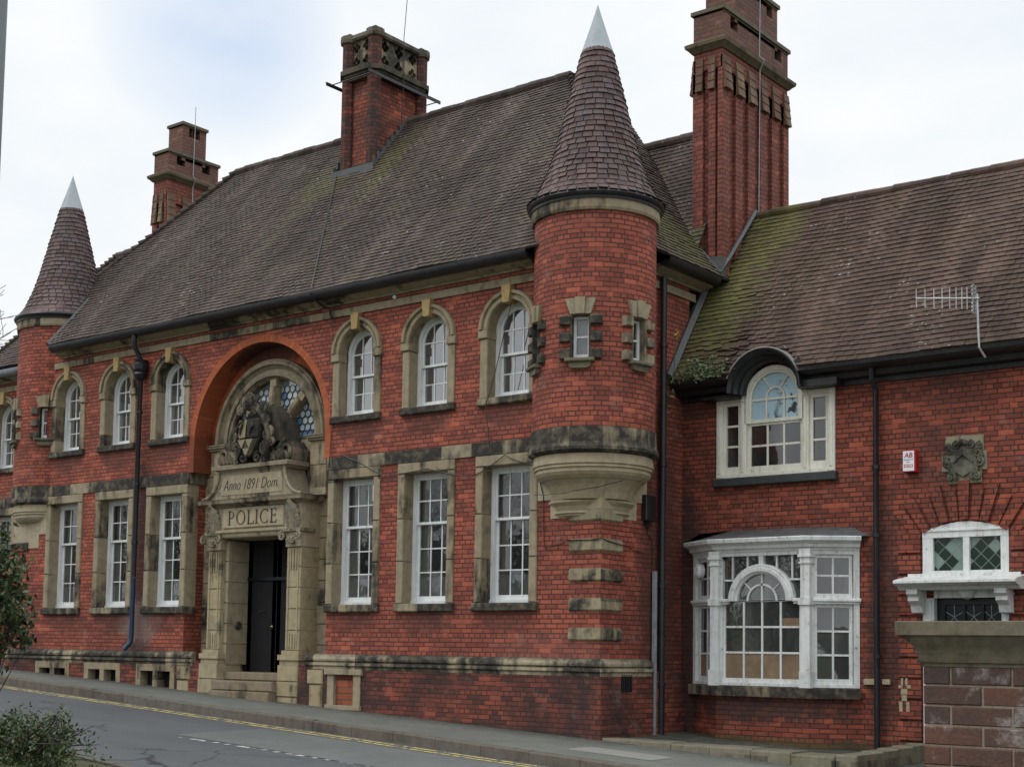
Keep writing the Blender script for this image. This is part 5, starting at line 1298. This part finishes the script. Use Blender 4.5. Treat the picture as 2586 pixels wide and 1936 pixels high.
m = MB(); m.bbox(.645, 2.86, WY-.10, WY+.1, 2.855, 2.99, .015); m.build('sill', paint('dark_painted_sill', (.03, .034, .038), .5, .4, (.07, .08, .06)), uw)
# bay window
m = MB(); gls = [MB(), MB(), MB()]; wds = []
def face_M(i):
    a, b = Vector(BX[i]), Vector(BX[i+1]); t = (b-a).normalized(); 
    return Matrix(((t.x, -t.y, 0, a.x), (t.y, t.x, 0, a.y), (0, 0, 1, 0), (0, 0, 0, 1))), (b-a).length
ps = []
for i in (0, 1, 2):
    gl = gls[i]; Mx, Ln = face_M(i); m.M = Mx; gl.M = Mx; wd = MB(); wd.M = Mx; wds.append(wd)
    e = .09 if i != 1 else .05
    # posts, transom, head and bottom rails
    m.box(0, e, -.02, .10, -.40, 1.74); m.box(Ln-e, Ln, -.02, .10, -.40, 1.74)
    for ta, tb in (((-.02, Ln/2-.575), (Ln/2+.575, Ln+.02)) if i == 1 else ((-.02, Ln+.02),)):
        m.bbox(ta, tb, -.065, .06, .93, .985, .012); m.box(ta+.01, tb-.01, -.035, .06, .90, .93)
    m.box(e, Ln-e, -.01, .10, -.40, -.345); m.box(e, Ln-e, -.01, .1, 1.67, 1.74)
    if i != 1:
        p = grid(m, e+.01, Ln-e-.01, -.345, .90, .03, 2, 3, .055, .032, .05, bot=.085); p2 = grid(m, e+.01, Ln-e-.01, .99, 1.67, .03, 2, 2, .055, .032, .05, bot=.07); panes(gl, p+p2, .055)
        if i == 0: wd.face([(p[0][0], .0535, p[0][2]), (p[0][1], .0535, p[0][2]), (p[0][1], .0535, p[0][3]-.03), (p[0][0], .0535, p[0][3]-.03)])
    else:
        x0, x1 = e+.06, Ln-e-.06; cx = Ln/2
        m.box(e, x0, .0, .1, -.345, 1.67); m.box(x1, Ln-e, .0, .1, -.345, 1.67)
        p = grid(m, x0, x1, -.345, .965, .03, 4, 3, .04, .032, .05, bot=.07, top=.02); panes(gl, p, .055)
        for q in p:
            if abs(q[2]-p[0][2]) < .01: wd.face([(q[0], .0535, q[2]), (q[1], .0535, q[2]), (q[1], .0535, q[3]), (q[0], .0535, q[3])])
        wb = MB(); wb.M = Mx; wds.append(wb); wb.face([(p[-1][0], .0535, p[-1][2]), (p[-1][1], .0535, p[-1][2]), (p[-1][1], .0535, p[-1][2]+.14), (p[-1][0], .0535, p[-1][2]+.14)])
        # arch, fan and spandrel lights
        m.arch(cx, .95, [(.43, -.0), (.455, -.02), (.47, -.055), (.52, -.06), (.53, -.04), (.565, -.045), (.585, -.02), (.585, .09), (.43, .09)], n=28)
        m.arch(cx, .95, [(.275, .03), (.275, .07), (.245, .07), (.245, .03)], n=20); m.box(cx-.016, cx+.016, .03, .07, .95, 1.38)
        for a in (R(42), R(138)): m.tube([(cx+.26*math.cos(a), .05, .95+.26*math.sin(a)), (cx+.44*math.cos(a), .05, .95+.44*math.sin(a))], .014, 6)
        for k in range(5): m.box(cx-.43, cx+.43, .031, .07, .94, .97) if k == 0 else None
        gf = MB(); gf.M = Mx; gls.append(gf); n = 24; gf.face([(cx+.44*math.cos(PI*k/n), .058, .96+.44*math.sin(PI*k/n)) for k in range(n+1)], tint=3.3)
        m.box(cx-.04, cx+.04, -.0, .09, 1.49, 1.67)
        for sx in (-1, 1):
            for xx in (.26, .53): m.box(cx+sx*xx-.013, cx+sx*xx+.013, .03, .07, 1.30, 1.67)
            a, b = sorted((cx+sx*.45, cx+sx*.68)); m.box(a, b, .031, .07, 1.27, 1.30)
        gs = MB(); gs.M = Mx; gls.append(gs); gs.face([(x0, .075, .99), (x1, .075, .99), (x1, .075, 1.67), (x0, .075, 1.67)], tint=5.1)
m.M = None
# corner columns
for q in (BX[1], BX[2]):
    s = MB; x, y = q
    for z0, z1, r_ in ((-.40, -.15, .095), (-.15, .90, .078), (.985, 1.52, .078), (1.52, 1.545, .10), (1.545, 1.62, .085), (1.62, 1.66, .11), (1.66, 1.75, .095), (.88, .99, .105)):
        m.box(x-r_, x+r_, y-r_, y+r_*.8, z0, z1)
m.mould(BX, [(-.05, 1.73), (.03, 1.73), (.04, 1.77), (.09, 1.78), (.10, 1.83), (.16, 1.86), (.20, 1.875), (.21, 1.93), (.19, 1.945), (-.3, 1.95)])
bay = m.build('bay_window', M['white_bay'], HO)
for g_ in gls: g_.build('pane', M['glass_bay'], bay)
[w_.build('boarding', M['wood'], bay) for w_ in wds if w_.f]
m = MB(); m.mould(BX, [(.0, -.56), (.10, -.56), (.11, -.41), (.10, -.40), (-.1, -.38)], ); m.build('sill', M['stone_dirty'], bay)
m = MB(); n = len(BX); top = [(x, y, 1.95) for x, y in ((.05, WY), (.85, WY-.63), (2.64, WY-.63), (3.41, WY))]; ap = [(.35, WY, 2.10), (.95, WY, 2.13), (2.5, WY, 2.13), (3.1, WY, 2.10)]
for k in range(3): m.face([top[k], top[k+1], ap[k+1], ap[k]])
m.build('bay_roof', M['lead_dk'], bay)
m = MB(); Mx, Ln = face_M(0); m.M = Mx @ Matrix.Translation((.30, -.01, 1.46)) @ Matrix.Rotation(PI/2, 4, 'X'); m.lathe(0, 0, [(.001, .1), (.085, .1), (.12, .07), (.12, .0)], 20); 
for k in range(-2, 3):
    m.box(-.07, .07, k*.03-.006, k*.03+.006, .1, .112); m.box(k*.03-.006, k*.03+.006, -.07, .07, .1, .110)
m.build('extractor_fan', M['whitep'], bay, smooth=30)
# front door, fanlight and hood
m = MB(); Y = WY+.02
for a, b in ((4.24, 4.40), (5.42, 5.54), (4.86, 4.955)): m.box(a, b, Y-.04, Y+.12, 1.33, 1.99)
m.box(4.24, 5.54, Y-.045, Y+.12, 1.88, 1.99); m.box(4.24, 5.54, Y-.045, Y+.12, 1.30, 1.385)
m.prism([(4.24, 1.98)]+[(4.24+1.3*k/12, 1.985+.125*math.sin(PI*k/12)) for k in range(13)]+[(5.54, 1.98)], 'y', Y-.03, Y+.1); m.box(4.24, 5.54, Y-.065, Y+.1, 1.975, 1.995)
fl = m.build('fanlight', M['white_bay'], HO)
m = MB(); m.box(4.40, 4.86, Y+.02, Y+.04, 1.38, 1.89); m.box(4.955, 5.42, Y+.02, Y+.04, 1.38, 1.89); m.build('leaded_pane', M['leaded'], fl)
m = MB(); m.prism([(WY, 1.31), (WY-.42, 1.245), (WY-.52, 1.22), (WY-.52, 1.185), (WY-.44, 1.15), (WY-.36, 1.14), (WY-.30, 1.09), (WY, 1.09)], 'x', 3.98, 5.80)
for x in (4.12, 5.44):
    m.prism([(WY, 1.1), (WY-.36, 1.1), (WY-.37, 1.03), (WY-.30, .99), (WY-.31, .93), (WY-.20, .86), (WY-.16, .76), (WY, .74)], 'x', x, x+.17)
m.box(4.02, 5.72, WY-.06, WY, 1.30, 1.345)
m.build('door_hood', M['white_bay'], HO)
m = MB()
for a, b in ((4.23, 4.41), (5.42, 5.53)): m.bbox(a, b, WY-.03, WY+.12, -1.4, .98, .015); m.box(a+.03, b-.03, WY-.045, WY, -1.2, .95)
m.box(4.41, 5.42, WY-.02, WY+.12, .98, 1.09); m.lathe(4.92, WY-.02, [(.001, .95), (.10, .98), (.14, 1.06), (.16, 1.09)], 16); m.build('door_frame', M['white_bay'], HO)
m = MB(); m.box(4.41, 5.42, WY+.14, WY+.2, -1.4, .98)
for a, b in ((4.41, 4.53), (4.80, 4.84), (5.08, 5.12), (5.33, 5.42)): m.box(a, b, WY+.10, WY+.14, -1.4, .98)
m.box(4.53, 5.33, WY+.101, WY+.14, .88, .98); m.box(4.53, 5.33, WY+.101, WY+.14, -1.4, .1)
fd = m.build('front_door', M['door'], HO); m = MB()
for a, b in ((4.53, 4.80), (4.84, 5.08), (5.12, 5.33)):
    cxx = (a+b)/2; m.tube([(cxx, WY+.13, .88), (cxx, WY+.13, .70), (cxx-.07, WY+.13, .62), (cxx, WY+.13, .54), (cxx+.07, WY+.13, .62), (cxx, WY+.13, .70)], .007, 5); m.tube([(a, WY+.13, .78), (cxx, WY+.13, .70), (b, WY+.13, .78)], .007, 5)
m.build('door_leading', M['lead'], fd)
# carved plaque
m = MB(); m.bbox(4.61, 5.19, WY-.03, WY+.05, 3.15, 3.39, .01); m.bbox(4.555, 5.235, WY-.032, WY+.05, 2.86, 3.148, .01); m.bbox(4.655, 5.155, WY-.03, WY+.05, 2.67, 2.858, .01)
pq = m.build('plaque', stone('plaque_stone', (.30, .28, .20), dirt=.55, scale=1.5, green=.5), HO)
m = MB(); cx, cz = 4.895, 3.02
m.prism([(cx-.19, 3.18), (cx+.19, 3.18), (cx+.20, 2.98), (cx+.12, 2.84), (cx, 2.77), (cx-.12, 2.84), (cx-.20, 2.98)], 'y', WY-.075, WY-.02); m.tube([(cx-.15, WY-.08, 2.98), (cx, WY-.085, 3.11), (cx+.15, WY-.08, 2.98)], .018, 6)
for sx in (-1, 1):
    for dx, dz, r_, st in ((.22, .10, .075, 1), (.24, -.04, .07, -1), (.17, -.15, .07, 1), (.10, .22, .06, -1), (.25, .20, .05, 1), (.20, -.25, .05, -1)): spiral(m, cx+sx*dx, WY-.05, cz+dz, r_, 1.4, sx*st, .026)
    for k in range(5): frond(m, cx+sx*(.12+.04*k), WY-.02, 2.72+.08*k, .10, .1, 2, .06)
m.tube([(cx-.12, WY-.06, 3.25), (cx, WY-.09, 3.29), (cx+.12, WY-.06, 3.25)], [.03, .045, .03], 7)
m.build('carving', stone('plaque_carving_stone', (.17, .165, .13), dirt=.8, scale=2.5), pq, smooth=50)
pipe('downpipe', [(3.545, WY-.28, 4.56), (3.545, WY-.26, 4.35), (3.54, WY-.10, 4.2), (3.535, WY-.10, -1.33)], .045, M['iron'], HO, [(z, (3.538, WY-.10)) for z in (3.0, 1.95, .1)])
m = MB(); m.box(-.22, .10, WY-.012, WY+.02, -1.36, -1.07)
for k in range(6): m.box(-.21+k*.052, -.185+k*.052, WY-.022, WY, -1.35, -1.08); m.box(-.21, .09, WY-.02, WY, -1.345+k*.048, -1.325+k*.048)
m.build('air_brick', M['iron'], HO)
m = MB(); 
for (a, b, c_, d_) in ((3.86, 3.92, -.37, -.32), (3.99, 4.05, -.37, -.32), (3.90, 3.93, -.33, -.22), (3.97, 4.0, -.33, -.22), (3.90, 4.0, -.47, -.38), (3.91, 3.99, -.56, -.46), (3.87, 3.92, -.72, -.57), (3.98, 4.03, -.72, -.57)): m.box(a, b, WY-.057, WY, c_, d_)
m.build('mortar_patch', M['stone_clean'], HO)
for (a, b, c_, d_) in ((3.30, 3.48, -.33, -.24), (3.60, 3.72, -.32, -.24)): m = MB(); m.box(a, b, WY-.057, WY, c_, d_); m.build('mortar_patch', M['stone_clean'], HO)

# ------------------------------------------------------------------ separate things
ab = empty('alarm_box', (4.06, WY, 2.9)); tag(ab, 'small red and white burglar alarm box on the brick house wall', 'alarm')
m = MB(); m.bbox(3.985, 4.18, WY-.13, WY, 2.885, 3.22, .015); m.build('case', M['red'], ab)
m = MB(); m.box(3.99, 4.165, WY-.139, WY-.125, 2.90, 3.205); cv = m.build('cover', M['whitep'], ab)
text('AB', .105, 4.078, WY-.141, 3.135, M['red'], ab, 'lettering', shear=.12, bold=.0015, ext=.001)
m = MB(); m.box(4.0, 4.155, WY-.1405, WY-.139, 3.065, 3.078); m.build('blue_strip', M['bluep'], ab)
m = MB(); m.box(4.01, 4.145, WY-.1405, WY-.139, 2.955, 2.963); m.box(4.01, 4.145, WY-.1405, WY-.139, 2.992, 3.0); m.box(4.01, 4.02, WY-.1405, WY-.139, 2.955, 3.0); m.box(4.135, 4.145, WY-.1405, WY-.139, 2.955, 3.0); m.box(4.04, 4.11, WY-.1405, WY-.139, 2.974, 2.981); m.box(4.05, 4.10, WY-.1405, WY-.139, 3.03, 3.04); m.build('print', M['red'], ab)
fl_ = empty('floodlight', (-4.5, 0, 6.33)); tag(fl_, 'small round floodlight under the eaves between the string course and cornice', 'lamp')
m = MB(); m.M = Matrix.Translation((-4.50, -.02, 6.335)) @ Matrix.Rotation(R(-65), 4, 'Z') @ Matrix.Rotation(-PI/2, 4, 'Y') @ Matrix.Rotation(0, 4, 'X'); m.lathe(0, 0, [(.001, 0), (.035, .0), (.04, .16), (.06, .20), (.075, .30), (.07, .31), (.001, .28)], 16)
m.M = None; m.build('housing', M['whitep'], fl_, smooth=30)
bb = MB(); bb.bbox(-.145, .145, -.10, 0, 2.24, 2.66, .015); bb.box(-.05, .05, -.03, .0, 2.14, 2.24)
for v in bb.v: v.xyz = (-v.y+.002, 1.285+v.x, v.z)
tag(bb.build('junction_box', M['black'], origin=(0, 1.285, 2.2)), 'black plastic utility box fixed to the side wall beside the downpipe', 'utility box')
# television aerial on a mast
ae = empty('tv_aerial', (5.30, E3Y-.03, 4.55)); tag(ae, 'grey television aerial on a short mast at the edge of the brown roof', 'aerial')
ay = E3Y-.02
m = MB(); m.tube([(5.36, ay+.10, 4.45), (5.31, ay, 4.58), (5.30, ay, 4.75), (5.285, ay, 5.38)], .017, 10); m.build('mast', M['aerial'], ae)
m = MB(); a, b = Vector((5.33, ay-.03, 5.30)), Vector((4.42, ay-.16, 5.40)); m.tube([a, b], .012, 6); m.build('boom', M['aerial'], ae)
m = MB()
for t in (.10, .19, .27, .36, .46, .58, .71, .85, .99):
    p = a.lerp(b, t); h = .17-.03*t; m.tube([p-Vector((0, 0, h)), p+Vector((0, 0, h))], .008, 5)
m.build('dipole', M['aerial'], ae)
m = MB()
for sx in (-1, 1):
    for k in range(4): z0 = .04+k*.055; m.box(5.235, 5.25, ay-.09, ay+.06, 5.30+sx*z0-.012, 5.30+sx*z0+.012)
    for yy in (-.09, .05): m.box(5.234, 5.251, ay+yy, ay+yy+.02, *sorted((5.30+sx*.03, 5.30+sx*.22)))
m.build('reflector', M['aerial'], ae)
# stone gate pillar with coping at the right edge
gp = empty('gate_pillar', (6.8, -.4, gz(6.8))); tag(gp, 'brown block boundary wall end with a moulded stone coping at the right edge', 'wall')
m = MB(); m.box(5.475, 9.0, -.585, .14, -2.0, .0); m.build('mortar', stone('pale_mortar', (.27, .225, .18), dirt=.4, black=(.08, .07, .06), scale=3), gp)
m = MB(); rp = random.Random(4)
for k in range(8):
    z1 = -.012-.2535*k; z0 = z1-.233; x = 5.46 if k % 2 == 0 else 5.46; first = .355 if k % 2 == 0 else .76
    while x < 9:
        x1 = min(9, x+first); j = rp.uniform(-.008, .006); m.tint = rp.random()
        m.bbox(x+(.0 if x < 5.47 else .011), x1-.011, -.60+j, -.50, z0, z1, .016); x = x1; first = .78
    m.tint = rp.random(); m.box(5.46, 5.60, -.49, .15, z0, z1)
m.tint = None; m.build('blocks', M['grit'], gp)
m = MB(); m.mould([(5.46, .15), (5.46, -.60), (9.0, -.60)], [(-.05, -.02), (.012, -.02), (.018, .02), (.05, .035), (.065, .075), (.045, .09), (.055, .14), (.10, .24), (.19, .335), (.20, .36), (.265, .375), (.27, .54), (.25, .552), (-.2, .56)]); m.box(5.4, 9, -.5, .15, .3, .55); m.build('coping', M['stone_cap'], gp, smooth=30)
# low stone edging in front of the house
m = MB(); xs = [.09, .82, 1.38, 2.06, 2.75, 3.4, 4.06]
for a, b in zip(xs, xs[1:]): ht = -1.21-.012*a; m.bbox(a+.003, b-.003, -.07-.06*(a-.1), .30, -1.9, ht+random.uniform(-.012, .012), .022)
for k in range(5): m.bbox(4.06, 4.38, .05+k*.52-.3*(k == 0), .05+(k+1)*.52-.006, -1.9, -1.235+.015*k, .02)
m.box(-.05, 4.2, .29, 2.4, -2.1, -1.36)
lw = m.build('low_wall', M['stone_kerb'], origin=(2, 0, gz(2))); tag(lw, 'low pale stone edging wall along the pavement in front of the brick house', 'wall')
# lamp post, only its shaft is in view at the left edge
lp = empty('lamp_post', (-1.93, -9.5, -1.2)); tag(lp, 'grey metal lamp post cut off by the left edge of the view', 'lamp post')
m = MB(); m.tube([(-1.93, -9.5, -1.4), (-1.93, -9.5, 0.2)], .10, 16); m.tube([(-1.93, -9.5, .2), (-1.93, -9.5, 8.6)], .085, 16); m.build('shaft', plain('grey_post_paint', (.16, .185, .20), .5, .0, .12), lp, smooth=40)
m = MB(); m.tube([(-1.93, -9.5, 8.6), (-1.93, -9.2, 9.2), (-1.93, -8.4, 9.4)], .04, 10); m.build('arm', M['galv'], lp); m = MB(); m.box(-2.05, -1.81, -8.9, -8.2, 9.36, 9.48); m.build('lantern', M['galv'], lp)

# ------------------------------------------------------------------ plants
def leafquad(m, p, size, tint, d=None):
    d = d or Vector((random.gauss(0, 1), random.gauss(0, 1), random.gauss(.3, .7))).normalized()
    u = d.orthogonal().normalized(); u.rotate(Matrix.Rotation(random.random()*2*PI, 3, d)); v = d.cross(u)
    a = p-u*size; b = p+u*size; c1 = p+v*size*.42-u*size*.1+d*size*.12; c0 = p-v*size*.42-u*size*.1+d*size*.12
    m.face([a, c0, b, c1], tint=tint)
def shrub(root, blobs, nleaf, size, mat, twigs, trunk, red=.03):
    m = MB()
    tot = sum(b[1][0]*b[1][1]*b[1][2] for b in blobs)
    for ce, ra, dens in blobs:
        n = int(nleaf*ra[0]*ra[1]*ra[2]/tot*dens)
        ncl = max(3, n//14)
        for _ in range(ncl):
            while True:
                q = Vector((random.uniform(-1, 1), random.uniform(-1, 1), random.uniform(-1, 1)))
                if q.length <= 1 and q.length > random.random()*.9: break
            q = Vector(ce)+Vector((q.x*ra[0], q.y*ra[1], q.z*ra[2])); base = random.random()*.55
            for _ in range(14):
                p = q+Vector((random.gauss(0, .055), random.gauss(0, .055), random.gauss(0, .06)))
                tt = min(.9, base+random.random()*.4)
                if random.random() < red: tt = random.uniform(.93, 1)
                leafquad(m, p, size*random.uniform(.6, 1.25), tt)
    m.build('foliage', mat, root)
    m = MB()
    for ce, ra, dens in blobs:
        for _ in range(twigs):
            a = Vector(trunk); b = Vector(ce)+Vector((random.uniform(-1, 1)*ra[0], random.uniform(-1, 1)*ra[1], random.uniform(.1, 1.15)*ra[2]))
            c_ = a.lerp(b, .5)+Vector((random.gauss(0, .07), random.gauss(0, .07), random.gauss(.05, .06)))
            m.tube([a, c_, b], [.012, .008, .003], 4)
    m.build('stem', M['bark'], root)
GB = gz(-3)-.1
s1 = empty('evergreen_shrub', (-2.6, -8.55, GB)); tag(s1, 'low spreading evergreen shrub by the road in the lower left corner', 'shrub')
shrub(s1, [((-3.1, -8.6, -1.12), (.55, .4, .34), 1), ((-2.35, -8.55, -1.12), (.55, .4, .42), 1), ((-1.78, -8.5, -1.02), (.34, .3, .30), .9), ((-1.62, -8.5, -.80), (.12, .12, .14), 1.4), ((-1.38, -8.5, -1.05), (.26, .22, .20), .5), ((-1.2, -8.5, -1.2), (.3, .2, .2), .25), ((-2.6, -8.6, -1.4), (.9, .5, .3), .7)], 9000, .033, M['leaf'], 9, (-2.2, -8.55, GB), .05)
s2 = empty('glossy_shrub', (-3.45, -8.6, GB)); tag(s2, 'tall glossy green shrub with a few red leaves at the left edge', 'shrub')
shrub(s2, [((-3.1, -8.5, .95), (.33, .35, .34), 1), ((-2.95, -8.5, .55), (.40, .35, .36), 1), ((-2.92, -8.5, .18), (.28, .35, .26), 1), ((-2.62, -8.5, .68), (.17, .2, .18), .5), ((-3.2, -8.5, 1.35), (.22, .3, .25), .6), ((-3.5, -8.5, .5), (.4, .4, 1.0), .8), ((-2.62, -8.5, .40), (.14, .15, .12), .5)], 5200, .055, M['leaf_red'], 8, (-3.45, -8.6, GB), .07)
s3 = empty('gutter_weed', (.35, 1.95, 4.6)); tag(s3, 'weed with yellow flowers growing in the black gutter beside the turret', 'weed')
m = MB()
for k in range(46):
    bx = random.uniform(.06, 1.0); h = random.uniform(.1, .42)*(1-.4*abs(bx-.4)); dx = random.uniform(-.1, .3)
    for j in range(11):
        t = j/10; p = Vector((bx+dx*t, 1.93+random.gauss(0, .04), 4.62+h*t)); leafquad(m, p+Vector((random.gauss(0, .03), random.gauss(0, .02), random.gauss(0, .02))), random.uniform(.018, .045), random.random())
for k in range(26): leafquad(m, Vector((.03+random.gauss(0, .05), 1.88, 4.45+random.gauss(0, .12))), random.uniform(.03, .06), random.random())
m.build('foliage', M['leaf_weed'], s3); m = MB(); m.tube([(.12, 1.9, 4.6), (.13, 1.92, 5.0), (.14, 1.95, 5.42)], .007, 5)
for k in range(14): bx = random.uniform(.1, .7); m.tube([(bx, 1.93, 4.6), (bx+.1, 1.93, 4.8), (bx+.25, 1.93, 4.95)], .004, 4)
m.build('stem', M['leaf_weed'], s3); m = MB()
for k in range(22): leafquad(m, Vector((.14+random.gauss(0, .035), 1.95+random.gauss(0, .03), 5.43+random.gauss(0, .03))), .02, .5)
m.build('flower', M['petal'], s3)
def bare_tree(name, label, x, y, z, h, seed, spread=1.0, depth=5, group=None):
    rnd = random.Random(seed); tr = empty(name, (x, y, z)); tag(tr, label, 'tree', group)
    tm, cm = MB(), MB()
    def grow(p, d, ln, r, lev):
        pts = [p]; rr = [r]; q = p.copy(); dd = d.copy(); n = 4
        for k in range(n):
            dd = (dd+Vector((rnd.gauss(0, .13), rnd.gauss(0, .13), rnd.gauss(.02, .08)))).normalized(); q = q+dd*ln/n; pts.append(q.copy()); rr.append(max(.009, r*(1-.5*(k+1)/n)))
        (tm if lev < 2 else cm).tube(pts, rr, 6 if lev < 2 else 4, cap=False)
        if lev >= depth: return
        nb = rnd.choice((3, 4)) if lev < 3 else rnd.choice((2, 3, 4))
        for k in range(nb):
            t = rnd.uniform(.35, 1); b = pts[min(n, int(t*n)+0)]
            ax = Vector((rnd.gauss(0, 1), rnd.gauss(0, 1), rnd.gauss(0, .5))).normalized()
            nd = (dd+ax*rnd.uniform(.45, .95)*spread).normalized(); grow(b, nd, ln*rnd.uniform(.58, .8), max(.011, r*.52), lev+1)
    grow(Vector((x, y, z)), Vector((0, 0, 1)), h*.36, h*.018, 0)
    tm.build('trunk', M['bark'], tr); cm.build('crown', M['twig'], tr); return tr
bare_tree('bare_tree', 'leafless winter tree behind the left turret', -26.35, 6.0, -.3, 20.5, 11, 1.0, 6)
# winter trees across the road, mirrored in the window glass
for k, (x, y, h) in enumerate(((-62, -30, 17), (-53, -33, 18), (-45, -29, 17), (-37, -32, 18), (-29, -30, 17), (-21, -33, 16))):
    bare_tree('bare_tree', 'leafless tree on the far side of the road, mirrored in the windows', x, y, -1.2, h, 20+k, 1.0, 5, 'trees across the road')
m = MB(); rnd = random.Random(3)  # unseen leafy bank added to darken reflections in the lower windows
for k in range(9000):
    x = rnd.uniform(-90, 0); hh = 4.6+2.2*mnoise.noise(Vector((x*.15, 2, 0))); y = -38+rnd.uniform(-2, 2); z = rnd.uniform(-1.6, hh)
    d = Vector((rnd.gauss(0, 1), rnd.gauss(0, 1), rnd.gauss(0, 1))).normalized(); u = d.orthogonal().normalized(); v = d.cross(u); p = Vector((x, y, z)); q = rnd.uniform(.25, .6)
    m.face([p-u*q, p-v*q*.5, p+u*q, p+v*q*.5], tint=rnd.random()*.6)
sc = m.build('added_scrub', M['leaf']); sc['kind'] = 'stuff'; sc['label'] = 'unseen dark leafy bank across the road, added to darken window reflections'
